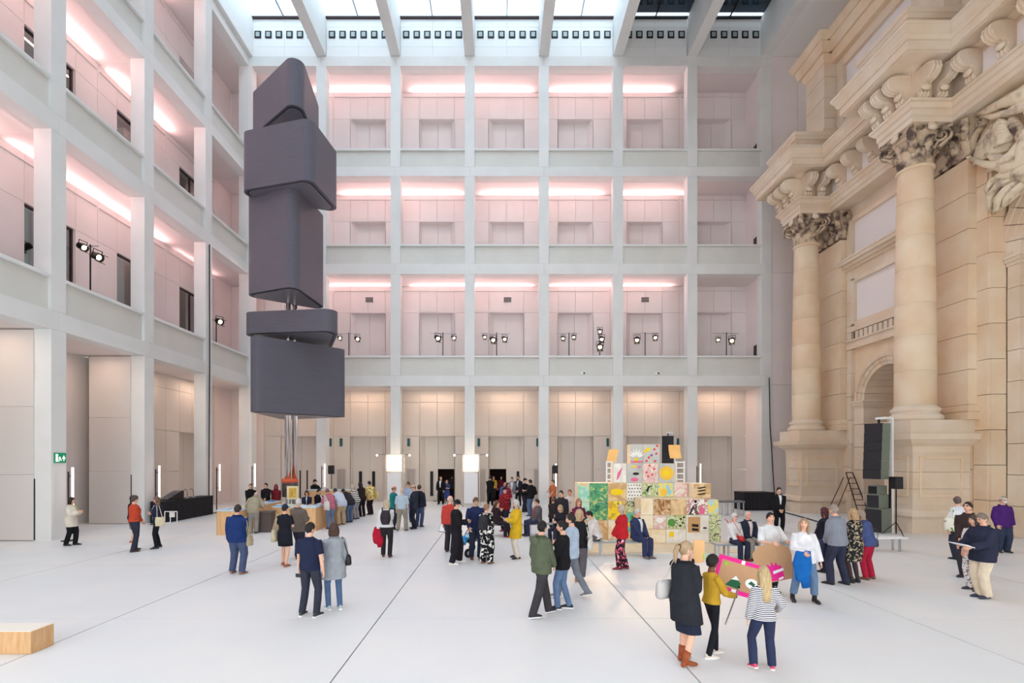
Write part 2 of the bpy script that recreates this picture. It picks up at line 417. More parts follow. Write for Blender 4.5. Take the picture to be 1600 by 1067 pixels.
for s, x in ((1, KX[0]+.31), (-1, KX[7]-.31)):
    for k in range(7):
        y0 = -2.4+4.92*k
        bx('side_fascia', ceiling, WHITE if s > 0 else CONC, x if s > 0 else x-.06, x+.06 if s > 0 else x, y0+.006, y0+4.914, TOPZ+.62, SKY-.02)
        bx('side_fascia', ceiling, WHITE if s > 0 else CONC, x if s > 0 else x-.06, x+.06 if s > 0 else x, y0+.006, y0+4.914, TOPZ, TOPZ+.61)

# ---- modern wall at the portal end of the back wall
wall_right = root('wall_right', 'sandstone palace portal with tall columns, arches and a heavy cornice', 'wall', (18, 20, 0), kind='structure')
for z0, z1 in ((0, 3.6), (3.6, 7.6), (7.6, 14.7), (14.7, 21), (21, TOPZ)):
    bx('wall_panel', wall_right, PINKP, 17.2, 18.9, YB+.05, YB+.2, z0+JW, z1-JW)
    bx('wall_panel', wall_right, PINKP, 18.92, 21.8, YB+.05, YB+.2, z0+JW, z1-JW)
bx('rear_backing', wall_right, PANEL, 17.0, 21.8, YB+.21, YB+.27, 0, TOPZ)
# warm light of the ground floor passage
for i in range(0, 7):
    light('passage_light', 'AREA', ((KX[i]+KX[i+1])/2, YB+1.4, LEV[0][0]-.06), 24, (255, 216, 188), (0, .1, -1), (2.6, .12))
for i in range(3, 7):
    light('passage_light', 'AREA', (XL-1.5, (KY[i]+KY[i+1])/2, LEV[0][0]-.06), 30, (255, 222, 200), (0, 0, -1), (.12, 2.6))

wall_front = root('wall_front', 'pale concrete wall behind the photographer above the entrance', 'wall', (0, -2.6, 0), kind='structure')
for k in range(8):
    bx('wall_panel', wall_front, CONC, -18.5+5*k+.006, -13.5+5*k-.006, -2.7, -2.5, 7.5, SKY)

for l in range(1, 4):       # added unseen lamps that brighten the gallery rear walls
    hi = LEV[l][0]
    light('gallery_wash', 'AREA', (-2.0, YB+.72, hi-.05), (52, 62, 52)[l-1], (255, 228, 226), (0, .5, -.866), (27, .06))
    light('gallery_wash', 'AREA', (XL-.72, 15.5, hi-.05), (46, 52, 46)[l-1], (255, 228, 226), (-.5, 0, -.866), (22, .06))
# ================================================================== STONE PORTAL (wall_right)
WR = wall_right
AX = 16.86                                  # column axis
COLS = (27.78, 20.5)
WX, PXX, CX = 18.41, 18.07, 19.04           # wall plane, pilaster plane, central bay plane
def ashlar(x0, x1, y0, y1, z0, z1, face='x', course=.86, ln=1.35, m=None, name='ashlar_block'):
    """courses of separate stone blocks filling a box whose shown face looks to -x or to the camera"""
    nz = max(1, round((z1-z0)/course)); h = (z1-z0)/nz; g = .01
    a0, a1 = (y0, y1) if face == 'x' else (x0, x1)
    for k in range(nz):
        n = max(1, round((a1-a0)/ln)); L_ = (a1-a0)/n
        cuts = [a0+L_*i for i in range(n+1)]
        if k % 2 and n >= 1:
            cuts = [a0] + [a0+L_*(i+.5) for i in range(n)] + [a1]
        if n == 1: cuts = [a0, a1]
        for c, d in zip(cuts, cuts[1:]):
            pr = .004*((k*7+int(c*10)) % 3)
            if face == 'x': bx(name, WR, m or STONE, round(x0-pr, 3), x1, c+g, d-g, z0+h*k+g, z0+h*(k+1)-g)
            else: bx(name, WR, m or STONE, c+g, d-g, round(y0-pr, 3), y1, z0+h*k+g, z0+h*(k+1)-g)
def stack(x0, x1, y0, y1, layers, m=STONEP, far=True, name='moulding'):
    for z0, z1, a, b in layers:
        f = 1 if far else 0
        MB().frustum((x0-a, x1, y0-a, y1+a*f), z0, (x0-b, x1, y0-b, y1+b*f), z1).build(name, m, WR)
# ---- shared carvings
def leaf_mesh(h, w, out):
    mb = MB(); rows = []
    for k in range(9):
        t = k/8
        p = out*(t**2.2)*1.0 + (.10*out if t > .85 else 0); z = h*(t if t < .9 else .9-(t-.9)*.9)
        ww = w*(.62+.5*math.sin(PI*min(1, t*1.05)))*(1-.35*t)*(1.0 if k % 2 else .78)
        row = []
        for i in range(5):
            s = (i-2)/2
            row.append((p + .05*(1-abs(s))*(1 if i == 2 else .5), s*ww/2, z))
        rows.append(row)
    fr = [[(x, y, z) for x, y, z in r] + [(x-.05, y*.9, z) for x, y, z in r[::-1]] for r in rows]
    return mb.loft(fr).mesh('leaf', CAPST, True)
LEAF1, LEAF2 = leaf_mesh(.62, .46, .2), leaf_mesh(1.0, .44, .34)
def volute_mesh(r, w):
    pts = []; rad = []
    for k in range(34):
        th = -.6+k*.36; q = r*(1-k/34)*.93+.02
        pts.append((q*math.cos(th), 0, q*math.sin(th))); rad.append((w, .035+.02*(1-k/34)))
    mb = MB().tube([(-r*.9, 0, -r*1.9), (-r*.1, 0, -r*1.2)]+pts, [(w, .05)]*2+rad, 6, ref=(0, 1, 0))
    mb.ball((0, 0, 0), (.05, w*1.25, .05), 8, 6)
    return mb.mesh('volute', CAPST, True)
VOL = volute_mesh(.26, .13)
def abacus_mesh(r, h):
    out = []
    for q in range(4):
        for t in (-.92, -.5, 0, .5, .92):
            d = r*(1-.2*(1-t*t)); a = q*PI/2
            x, y = d, t*r; out.append((x*math.cos(a)-y*math.sin(a), x*math.sin(a)+y*math.cos(a)))
    return MB().prism(out, 'z', 0, h).mesh('abacus', CAPST)
ABA = abacus_mesh(.86, .2)
BELLM = MB().lathe([(.57, 0), (.6, .05), (.56, .1), (.55, .5), (.6, .9), (.72, 1.15), (.78, 1.27)], n=24).mesh('capital', CAPST, True)
EGG = MB().lathe([(.62, 0), (.72, .05), (.74, .12), (.66, .17)], n=24).mesh('egg_band', CAPST, True)
def child(name, me, par, loc, rz=0, ry=0, s=1):
    o = bpy.data.objects.new(name, me); C.objects.link(o); o.parent = par; o.location = loc
    o.rotation_euler = (0, ry, rz); o.scale = (s, s, s); return o
CONS = [(0,-.02),(.14,-.04),(.25,.03),(.28,.14),(.22,.25),(.24,.38),(.36,.47),(.56,.48),(.74,.58),(.83,.75),(.79,.92),(.66,1.02),(.5,1.05),(0,1.05)]
def console_mesh():
    mb = MB().prism(CONS, 'y', -.2, .2)       # u -> x, v -> z
    mb.v = [(-x, y, z) for x, y, z in mb.v]
    for k in (-.13, 0, .13):
        mb.tube([(-x*1.0-.015, k, z) for x, z in CONS[1:12]], .035, 5)
    return mb.mesh('bracket', STONEP)
def scroll_mesh():
    mb = MB()
    for c, r in (((-.56, .76), .24), ((-.15, .11), .12)):
        pts = [(c[0]+r*(1-k/22)*math.cos(k*.55), 0, c[1]+r*(1-k/22)*math.sin(k*.55)) for k in range(21)]
        mb.tube(pts, [(.22, .028)]*21, 5, ref=(0, 1, 0))
        mb.ball((c[0], 0, c[1]), (.05, .235, .05), 8, 6)
    return mb.mesh('scroll', STONEP, True)
CONM, SCRM = console_mesh(), scroll_mesh()
TIPM = MB().ball((-.34, 0, .3), (.1, .2, .12), 8, 6).ball((-.3, 0, .42), (.08, .17, .1), 8, 6).mesh('acanthus_tip', STONEP, True)
def bracket(x, y, z, face):
    o = link('bracket', CONM, WR, (x, y, z), rz=0 if face == 'x' else PI/2)
    child('scroll', SCRM, o, (0, 0, 0)); child('acanthus_tip', TIPM, o, (0, 0, 0))
# ---- columns with pedestal, base, drums, capital and the entablature breaking forward over each
RES_LAYERS = [(16.0, 16.2, 0, 0), (16.2, 16.24, .02, .03), (16.24, 16.46, .05, .05), (16.46, 16.5, .07, .08), (16.5, 16.62, .1, .2), (16.62, 16.66, .2, .2), (16.66, 16.76, .24, .25), (16.76, 17.82, 0, 0),
              (17.82, 17.86, .06, .06), (17.86, 17.96, .08, .3), (17.96, 18.02, .9, .9), (18.02, 18.34, .98, .98), (18.34, 18.38, 1.03, 1.03), (18.38, 18.46, 1.03, 1.1), (18.46, 18.5, 1.1, 1.1), (18.5, 18.74, 1.08, 1.22), (18.74, 18.86, 1.24, 1.24)]
prof_base = [(.86, 0), (.9, .08), (.9, .18), (.84, .24), (.78, .27), (.76, .33), (.8, .37), (.83, .43), (.8, .5), (.73, .54), (.70, .62)]
for yc in COLS:
    y0, y1 = yc-.87, yc+.87; x0 = 16.03
    bx('pedestal_block', WR, STONEP, x0-.02, 17.2, y0-.02, y1+.02, 0, .55); bx('pedestal_block', WR, STONEP, 17.21, WX, y0-.02, y1+.02, 0, .55)
    stack(x0, WX, y0, y1, [(.55, .66, .0, .0), (.66, .8, .1, .06), (.8, .92, .05, -.06), (.92, 1.1, -.12, -.12)], STONEP)
    px0, py0, py1 = x0+.14, y0+.14, y1-.14
    for z0, z1 in ((1.1, 1.72), (1.73, 2.38), (2.39, 3.15)):
        bx('pedestal_block', WR, STONEP, px0, WX, py0, py1, z0, z1)
    # raised frames on both shown faces
    for (a, b, c, d) in ((px0+.25, px0+.33, 1.42, 3.0), (18.02, 18.1, 1.42, 3.0), (px0+.25, 18.1, 1.42, 1.5), (px0+.25, 18.1, 2.92, 3.0)):
        bx('panel_frame', WR, STONE, a, b, py0-.04, py0, c, d)
    for (a, b, c, d) in ((py0+.2, py0+.28, 1.42, 3.0), (py1-.28, py1-.2, 1.42, 3.0), (py0+.2, py1-.2, 1.42, 1.5), (py0+.2, py1-.2, 2.92, 3.0)):
        bx('panel_frame', WR, STONE, px0-.04, px0, a, b, c, d)
    stack(x0, WX, y0, y1, [(3.15, 3.4, -.12, -.1), (3.4, 3.5, -.05, .08), (3.5, 3.66, .1, .24), (3.66, 3.88, .3, .34)], STONEP)
    bx('plinth', WR, STONEP, AX-.93, WX, yc-.93, yc+.93, 3.88, 4.42)
    MB().lathe(prof_base, (AX, yc, 4.42), 32).build('column_base', STONEP, WR, True)
    zs = [5.02, 6.4, 7.8, 9.1, 10.5, 11.8, 13.2, 14.45]
    rr = lambda z: .685-.11*max(0, (z-7.5)/7.0)**1.4
    for a, b in zip(zs, zs[1:]):
        q = [(rr(a)-.012, a), (rr(a), a+.012), (rr((a+b)/2), (a+b)/2), (rr(b), b-.012), (rr(b)-.012, b)]
        MB().lathe(q, (AX, yc, 0), 40).build('column_drum', STONE, WR, True)
    MB().lathe([(.575, 14.45), (.64, 14.5), (.64, 14.56), (.58, 14.6)], (AX, yc, 0), 32).build('column_ring', STONE, WR, True)
    cap = link('capital', BELLM, WR, (AX, yc, 14.6))
    for k in range(8):
        a = k*PI/4+PI/8
        child('leaf', LEAF1, cap, (.54*math.cos(a), .54*math.sin(a), .04), a)
        a = k*PI/4
        child('leaf', LEAF2, cap, (.53*math.cos(a), .53*math.sin(a), .06), a)
    child('egg_band', EGG, cap, (0, 0, 1.0))
    for k in range(4):
        a = k*PI/2+PI/4; child('volute', VOL, cap, (.82*math.cos(a), .82*math.sin(a), 1.02), a, 0, 1.15)
    for k in range(4):
        a = k*PI/2; child('rosette', TIPM, cap, (.5*math.cos(a), .5*math.sin(a), .92), a+PI, 0, 1)
    child('abacus', ABA, cap, (0, 0, 1.24))
    # pilaster behind, its base and capital
    ashlar(PXX, WX+.2, yc-1.02, yc+1.02, 5.0, 14.5, course=1.35, ln=2.2)
    stack(PXX, WX+.2, yc-1.02, yc+1.02, [(4.42, 4.62, .12, .14), (4.62, 4.75, .1, .05), (4.75, 4.9, .1, .08), (4.9, 5.0, .06, .0)], STONE)
    pc = MB().frustum((PXX-.02, WX+.2, yc-1.04, yc+1.04), 14.6, (PXX-.2, WX+.2, yc-1.16, yc+1.16), 16.0).build('pilaster_capital', CAPST, WR)
    for yy in (yc-.95, yc+.95, yc-.5, yc+.5):
        for lm, zz in ((LEAF1, 14.62), (LEAF2, 14.62)):
            o = link('leaf', lm, pc, None); o.location = (PXX-.02, yy, zz); o.rotation_euler.z = PI
    for k, (xx, yy, a) in enumerate(((PXX-.25, yc-1.15, -PI*.75), (PXX+.25, yc-1.2, -PI/2), (PXX-.2, yc+1.15, PI*.75))):
        o = link('volute', VOL, pc, None); o.location = (xx, yy, 15.65); o.rotation_euler.z = a
    for xx in (PXX+.18,):
        o = link('leaf', LEAF2, pc, None); o.location = (xx, yc-1.05, 14.62); o.rotation_euler.z = -PI/2
    # entablature over the column
    stack(x0, WX, y0, y1, RES_LAYERS)
    for xx in (16.3, 17.0): bracket(xx, y0, 16.8, 'y')
    for yy in (yc-.6, yc+.05, yc+.7): bracket(x0, yy, 16.8, 'x')
    # blocking course and attic pilaster
    stack(15.55, 17.9, yc-1.25, yc+1.25, [(18.86, 19.55, -.1, -.1), (19.55, 19.66, -.08, .0), (19.66, 19.82, .04, .1), (19.82, 20.0, .12, .14)], STONEP)
    ashlar(17.35, 18.2, yc-.8, yc+.8, 20.0, 24.4, course=1.1, ln=2, m=STONEP)
    stack(17.35, 18.2, yc-.8, yc+.8, [(20.0, 20.5, .14, .1), (24.0, 24.4, .04, .18), (24.4, 24.9, .3, .42), (24.9, 25.3, .5, .62)], STONE)
# ---- main entablature, set back between the columns
for (ya, yb) in ((28.64, 29.1), (21.36, 26.92), (11.0, 19.64)):
    x0 = 17.58
    for z0, z1, a, b in RES_LAYERS:
        n = max(1, round((yb-ya)/2.7))
        for k in range(n):
            c, d = ya+(yb-ya)*k/n, ya+(yb-ya)*(k+1)/n
            MB().frustum((x0-a*.95, WX+.3, c+.004, d-.004), z0-.008, (x0-b*.95, WX+.3, c+.004, d-.004), z1-.008).build('moulding', STONEP, WR)
    stack(17.9, 18.4, ya, yb, [(18.86, 19.7, 0, 0), (19.7, 20.0, .06, .16)], STONEP)
    for z0, z1, a, b in ((24.0, 24.4, .0, .15), (24.4, 24.9, .28, .4), (24.9, 25.3, .5, .6)):
        MB().frustum((17.75-a, 18.5, ya, yb), z0, (17.75-b, 18.5, ya, yb), z1).build('moulding', STONE, WR)
for yy in (25.75, 24.65, 23.55, 22.45, 18.6, 17.4, 16.2, 15.0, 13.8, 12.6): bracket(17.58, yy, 16.8, 'x')
for yy in (26.3, 25.2, 24.1, 23.0, 21.9, 18.0, 16.8, 15.6, 14.4): bx('frieze_panel', WR, STUCCO, 17.55, 17.6, yy-.33, yy+.33, 16.9, 17.65)
# ---- bay between the two columns
Y0, Y1, YM = 21.52, 26.76, 24.14
for ya, yb in ((Y1-.35, Y1), (Y0, Y0+.35)): ashlar(WX-.02, WX+.4, ya, yb, 0, 16.0, course=1.2, ln=1, m=STONEP)
IY0, IY1 = Y0+.35, Y1-.35
R0, R1, ZS = 1.55, 2.1, 5.85
def arch_bay(x, xd, y0, y1, yc, r, rw, zs, ztop, m=STONEP, n=14, deep=None):
    """jambs, imposts, spandrels and separate voussoirs of one arch in a wall looking to -x"""
    ashlar(x, xd, yc+r, y1, 0, zs, course=1.15, ln=1.2, m=m); ashlar(x, xd, y0, yc-r, 0, zs, course=1.15, ln=1.2, m=m)
    for s in (1, -1):
        a, b = (yc+r, y1) if s > 0 else (y0, yc-r)
        for z0, z1, o in ((zs-.32, zs-.2, .05), (zs-.2, zs-.06, .12), (zs-.06, zs+.03, .18)):
            mb = MB().box(x-o, xd, a-(o if s > 0 else 0), b+(o if s < 0 else 0), z0, z1); mb.build('impost', m, WR)
        pts = [(y1 if s > 0 else y0, zs+.03), (y1 if s > 0 else y0, ztop), (yc, ztop)]
        pts += [(yc+s*(r+rw)*math.sin(t*PI/2/10), zs+.03+(r+rw)*math.cos(t*PI/2/10)) for t in range(0, 11)]
        MB().prism(pts, 'x', x+.05, x+.5).build('spandrel', STONE, WR)
    for k in range(n):
        t0, t1 = PI*k/n+.004, PI*(k+1)/n-.004
        for ra, rb, off in ((r, r+rw*.35, .0), (r+rw*.35, r+rw*.72, -.05), (r+rw*.72, r+rw, -.12)):
            o = [(yc+q*math.cos(t0+(t1-t0)*j/2), zs+.03+q*math.sin(t0+(t1-t0)*j/2)) for q, js in ((ra, (0,1,2)), (rb, (2,1,0))) for j in js]
            MB().prism(o, 'x', x+off, xd if ra == r else x+.4).build('voussoir', m, WR)
arch_bay(WX+.12, WX+1.6, IY0, IY1, YM, R0, R1-R0, ZS, 8.62)
bx('arch_reveal', WR, STONE, WX+1.6, WX+1.9, YM-2.2, YM-.95, 0, 9); bx('arch_reveal', WR, STONE, WX+1.6, WX+1.9, YM+.95, YM+2.2, 0, 9)
bx('arch_reveal', WR, STONE, WX+1.6, WX+1.9, YM-.95, YM+.95, 6.4, 9)
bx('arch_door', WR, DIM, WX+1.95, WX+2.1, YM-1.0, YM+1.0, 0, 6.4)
for dz in (1.2, 3.9): bx('door_rail', WR, DARKF, WX+1.88, WX+1.95, YM-1.0, YM+1.0, dz, dz+.14)
bx('door_rail', WR, DARKF, WX+1.88, WX+1.95, YM-.06, YM+.06, 0, 6.4)
# string courses, dentils, panels
def band(z0, z1, x, y0=Y0+.05, y1=Y1-.05, m=STONEP):
    ym = (y0+y1)/2
    bx('string_course', WR, m, x, WX+.4, y0, ym-.004, z0, z1); bx('string_course', WR, m, x, WX+.4, ym+.004, y1, z0, z1)
band(8.62, 9.0, WX-.08); band(9.0, 9.08, WX-.16)
bx('dentil_bed', WR, DIM, WX+.12, WX+.4, IY0, IY1, 9.08, 9.52)  # shade between the dentils is put into the dark colour
for k in range(12):
    y = IY0+.5+(IY1-IY0-1.0)*k/11
    bx('dentil', WR, STONEP, WX-.1, WX+.2, y-.11, y+.11, 9.1, 9.46)
band(9.52, 9.78, WX-.06)
def framed(z0, z1, y0, y1):
    bx('stucco_panel', WR, STUCCO, WX+.1, WX+.3, y0, y1, z0, z1)
    for a, b, c, d in ((y0-.25, y0, z0-.1, z1+.1), (y1, y1+.25, z0-.1, z1+.1)): bx('panel_frame', WR, STONEP, WX-.06, WX+.4, a, b, c, d)
    bx('panel_frame', WR, STONEP, WX-.05, WX+.4, y0, y1, z0-.22, z0); bx('panel_frame', WR, STONEP, WX-.05, WX+.4, y0, y1, z1, z1+.22)
framed(10.0, 12.05, 22.15, 26.15)
band(12.27, 12.75, WX-.02)
for z0, z1, o in ((12.75, 12.88, .12), (12.88, 13.02, .3), (13.02, 13.2, .46), (13.2, 13.28, .5)): band(z0, z1, WX-o, Y0-.1, Y1+.1)
framed(13.5, 15.2, 22.0, 26.3)
band(15.42, 16.0, WX-.0)
# ---- wall right of the near column, stepping back to the great central arch
ashlar(WX, WX+.8, 19.06, 19.64, 0, 16.0, course=1.35, ln=.8)
ashlar(18.46, CX, 18.98, 19.1, .0, 16.0, face='y', course=1.35, ln=.8, m=STONE)
arch_bay(CX, CX+2.6, 12.2, 18.95, 15.62, 2.85, .75, 10.4, 15.2, n=18)
bx('string_course', WR, STONEP, CX, CX+.5, 12.2, 18.95, 15.2, 16.0)
bx('arch_reveal', WR, STONE, CX+2.7, CX+2.9, 12, 19.3, 0, 14)
ashlar(WX, WX+.6, 28.85, 29.3, 0, 16.0, course=1.35, ln=.8)
bx('return_wall', WR, STONE, 17.9, 19, 29.05, 29.3, 0, 24.4)
ashlar(WX, WX+.6, 19.65, 21.4, 0, 5.0, course=1.35, ln=.9); ashlar(WX, WX+.6, 26.77, 28.84, 0, 5.0, course=1.35, ln=1)
# ---- attic
ashlar(18.0, 18.5, 28.6, 29.3, 20.0, 24.0, course=1.1, ln=1, m=STONEP)
for ya, yb in ((21.3, 26.98), (12.2, 19.7)):
    bx('stucco_panel', WR, STUCCO, 18.2, 18.5, ya, yb, 20.0, 24.0)
    for c, d in ((ya, ya+.5), (yb-.5, yb)): ashlar(18.0, 18.3, c, d, 20.0, 24.0, course=1.1, ln=1, m=STONEP)
    bx('panel_frame', WR, STONEP, 18.02, 18.3, ya, yb, 20.0, 20.6); bx('panel_frame', WR, STONEP, 18.02, 18.3, ya, yb, 23.5, 24.0)
bx('rear_backing', WR, STONE, 21.6, 21.8, -2.4, YB, 0, TOPZ)
bx('rear_backing', WR, PANEL, 18.5, 18.7, 11, 29.2, 16, 25.3)
bx('rear_backing', WR, PANEL, 18.85, 21.6, 11.5, 11.7, 0, TOPZ)

# ---- winged stone figure in the spandrel of the great arch
fg = root('winged_figure', 'carved winged stone figure with swirling drapery above the great arch', 'sculpture', (18.6, 18.2, 11.8))
def q3(px, py, x=18.3):
    Y = x*FPX/(px-HX); return Vector((x, Y, CAMZ+(HY-py)*Y/FPX))
mb = MB()
mb.tube([q3(1592,300,18.6), q3(1600,262,18.3), q3(1608,232,18.2), q3(1612,205,18.2), q3(1614,190,18.2)], [.3,.34,.36,.3,.14], 14, wr=.05)
mb.ball(q3(1616,170,18.1), (.24,.28,.32), 16, 12)
mb.tube([q3(1604,215,18.2), q3(1580,243,17.95), q3(1556,258,17.95), q3(1535,256,18.05), q3(1516,247,18.15)], [.2,.17,.14,.11,.07], 10, wr=.04)
mb.tube([q3(1592,290,18.5), q3(1578,306,18.2), q3(1568,318,18.3), q3(1552,332,18.5)], [.26,.22,.15,.1], 10)
mb.build('figure', SCULPT, fg, True)
hb_ = MB()
for k in range(16):
    u = (k*37 % 16)/16; v_ = (k*53 % 16)/16
    hb_.ball(q3(1582+34*u, 192+48*v_, 18.15-.1*u), (.16,.2,.2), 8, 6, lambda d, p: p*(1+.15*math.sin(9*d.x+7*d.z)))
hb_.build('hair', CAPST, fg, True)
TIPS = [(1508,264),(1511,256),(1514,247),(1518,238),(1523,229),(1529,220),(1537,211),(1546,203),(1556,197)]
for k, (tx, ty) in enumerate(TIPS):
    b0 = q3(1582-1.2*k, 228-4.2*k, 18.25-.02*k); t1 = q3(tx, ty, 18.45-.015*k); m1 = b0.lerp(t1, .4)+Vector((-.18, 0, .06)); m2 = b0.lerp(t1, .75)+Vector((-.12, 0, .03))
    MB().tube([b0, m1, m2, t1], [(.06,.12),(.05,.15),(.04,.13),(.015,.03)], 8, ref=(1, 0, 0)).build('feather', SCULPT, fg, True)
for k in range(7):
    b0 = q3(1584-2*k, 214-3.4*k, 18.1); t1 = q3(1552+2.5*k, 232-6*k, 18.15); MB().tube([b0, b0.lerp(t1, .5)+Vector((-.16, 0, .04)), t1], [(.07,.11),(.06,.13),(.02,.05)], 8, ref=(1, 0, 0)).build('covert', SCULPT, fg, True)
for k, (P, R) in enumerate((([(1526,178),(1545,172),(1566,160),(1588,152),(1612,142)], [.07,.13,.2,.26,.3]), ([(1530,180),(1552,182),(1574,176),(1596,166),(1616,160)], [.05,.1,.14,.2,.24]),
        ([(1540,240),(1552,247),(1570,250),(1590,243),(1608,232)], [.05,.13,.2,.2,.14]), ([(1542,268),(1555,258),(1572,262),(1592,254),(1610,246)], [.06,.15,.2,.22,.16]), ([(1546,284),(1562,274),(1578,272),(1596,266),(1610,258)], [.06,.13,.18,.2,.16]),
        ([(1545,328),(1548,304),(1562,288),(1580,280)], [.07,.14,.16,.12]), ([(1556,330),(1560,312),(1572,296),(1588,286)], [.08,.15,.17,.12]), ([(1568,322),(1574,308),(1586,296),(1598,288)], [.07,.13,.15,.12]), ([(1546,310),(1542,296),(1550,282),(1566,274)], [.05,.1,.13,.1]))):
    MB().tube([q3(x, y, 18.05+.04*(k % 3)) for x, y in P], [(r*.8, r) for r in R], 9, ref=(1, 0, 0), wr=.2, seed=k).build('drapery_fold', SCULPT, fg, True)
MB().tube([q3(1516,247,18.15), q3(1508,241,18.2), q3(1503,246,18.25), q3(1502,258,18.3), q3(1503,268,18.3), q3(1502,275,18.3)], [.07,.08,.07,.08,.1,.13], 8, wr=.1).build('ribbon', SCULPT, fg, True)
# ================================================================== SCREEN TOWER
LED = mat('dark_led_screen', (92, 91, 102), .55, var=.07, scale=2.2, stretch=(.6, .6, 14), spec=.3, objvar=.03)
LEDU = mat('screen_underside', (108, 104, 116), .35, spec=.5)
def round_poly(P, r, n=7):
    out = []; k = len(P)
    for i in range(k):
        a, b, c = Vector(P[i-1]), Vector(P[i]), Vector(P[(i+1) % k])
        u, v = (a-b).normalized(), (c-b).normalized(); ang = u.angle(v); t = r/math.tan(ang/2)
        cen = b+(u+v).normalized()*(r/math.sin(ang/2)); s, e = b+u*t-cen, b+v*t-cen
        a0 = math.atan2(s.y, s.x); da = (math.atan2(e.y, e.x)-a0+PI) % (2*PI)-PI
        out += [(cen.x+r*math.cos(a0+da*j/n), cen.y+r*math.sin(a0+da*j/n)) for j in range(n+1)]
    return out
PX_, PY_ = -10.55, 25.5
tower = root('screen_tower', 'tall stack of five dark screen blocks on a chrome pole', 'screen tower', (PX_, PY_, 0))
BLK = [(((-11.56,23.0),(-7.78,26.5),(-12.1,28.2)), 5.1, 8.6, .35), (((-12.68,24.3),(-7.45,23.6),(-9.6,28.6)), 8.92, 9.95, .5),
       (((-12.35,24.1),(-9.2,22.75),(-8.95,26.7)), 10.7, 15.35, .42), (((-12.75,23.5),(-8.3,22.25),(-7.9,25.4)), 15.25, 17.95, .42), (((-12.6,25.2),(-8.75,22.05),(-9.25,26.2)), 18.75, 20.85, .42)]
for P, z0, z1, r in BLK:
    P = [Vector(p) for p in P]
    o = MB().prism(round_poly(P, r), 'z', z0, z1).build('screen_block', LED, tower)
    c = sum(P, Vector((0, 0)))/3
    for nm, m, s, za, zb_ in (('shadow_gap', BLACK, .9, z0-.012, z0+.02), ('underside_panel', LEDU, .87, z0-.03, z0-.005)):  # black plate paints the shade of a gap round the underside panel
        u = MB().prism(round_poly([c+(p-c)*s for p in P], r*.8), 'z', za, zb_).build(nm, m, o); u.matrix_parent_inverse = PINV[tower.name]
        u.parent = o; u.matrix_parent_inverse = Matrix()
for a in (.5, 2.6, 4.7):
    x, y = PX_+.22*math.cos(a), PY_+.22*math.sin(a)
    MB().tube([(x, y, 0), (x, y, 19)], .13, 14).build('pole_tube', CHROME, tower, True)
MB().lathe([(.5, 0), (.5, .04), (.3, .08)], (PX_, PY_, 0), 24).build('base_plate', STEEL, tower)
MB().lathe([(.38, 1.0), (.39, 1.6), (.38, 1.72)], (PX_, PY_, 0), 20).build('dark_wrap', mat('dark_wrap', (64, 58, 66), .5, col2=(110, 100, 104), scale=5), tower, True)
MB().lathe([(.385, 1.72), (.395, 1.8), (.385, 1.9)], (PX_, PY_, 0), 20).build('orange_band', mat('orange_band', (224, 104, 66), .5), tower, True)
# ================================================================== INFORMATION DESK
TOPM = mat('counter_top', (196, 212, 222), .35, spec=.5)
def counter(label, x, y, wdt, dep, h, rz=0):
    t = root('counter', label, 'counter', (x, y, 0), 'wooden counters of the information desk', rz=rz, local=True)
    a, b = wdt/2, dep/2
    MB().box(-a, a, -b, b, 0, h-.06).build('carcass', WOOD, t)
    MB().box(-a-.02, a+.02, -b-.02, b+.02, h-.055, h).build('top', TOPM, t)
    MB().box(-a+.05, a-.05, b, b+.02, .08, h-.12).build('back_panel', WOOD, t)
    MB().box(-a-.004, -a+.016, -b-.012, -b+.0, 0, h-.06).build('edge_strip', PLYB, t)
    MB().box(a-.016, a+.004, -b-.012, -b, 0, h-.06).build('edge_strip', PLYB, t)
    return t
counter('plain plywood counter standing free in front of the black draped table', -10.32, 19.65, .86, .8, .96)
counter('long plywood counter running back behind the man in a blue blazer', -10.45, 21.9, .62, 3.4, .96)
counter('plywood counter with blue leaflets behind the woman in a black dress', -8.8, 21.1, 1.0, .75, .96)
counter('pale plywood counter beside the old man in a brown jacket', -7.78, 20.75, .8, .8, .98)
counter('plywood counter that two visitors with tote bags lean on', -7.52, 22.0, .62, 1.05, .98, .03)
counter('plywood counter in front of the man in beige trousers', -7.42, 23.25, .62, 1.05, .98, .03)
counter('farthest plywood counter, beside the visitor in black and white stripes', -7.32, 24.5, .62, 1.05, .98, .03)
counter('high plywood counter at the back of the desk behind the seated staff', -8.9, 26.6, 2.2, .5, 1.3)
SHEET = [mat('leaflet_%d' % k, c, .6) for k, c in enumerate([(120,172,214),(236,238,240),(226,206,120),(190,214,224),(222,226,228),(70,108,160)])]
random.seed(3)
spots = [(-10.5,19.5,.96),(-10.2,19.7,.96),(-10.45,20.8,.96),(-10.4,21.5,.96),(-10.5,22.3,.96),(-10.4,23.1,.96),(-9.1,20.95,.96),(-8.8,21.2,.96),(-8.5,21.0,.96),(-7.95,20.6,.98),(-7.6,20.85,.98),(-7.5,21.8,.98),(-7.55,22.3,.98),(-7.45,23.1,.98)]
wher = ['near corner of the free standing counter','far corner of the free standing counter','front of the long left counter','second on the long left counter','middle of the long left counter','back of the long left counter','left on the counter behind the black dress','middle of the counter behind the black dress','right on the counter behind the black dress','front of the pale counter by the old man','back of the pale counter by the old man','near end of the tote bag visitors\' counter','far end of the tote bag visitors\' counter','counter of the man in beige trousers']
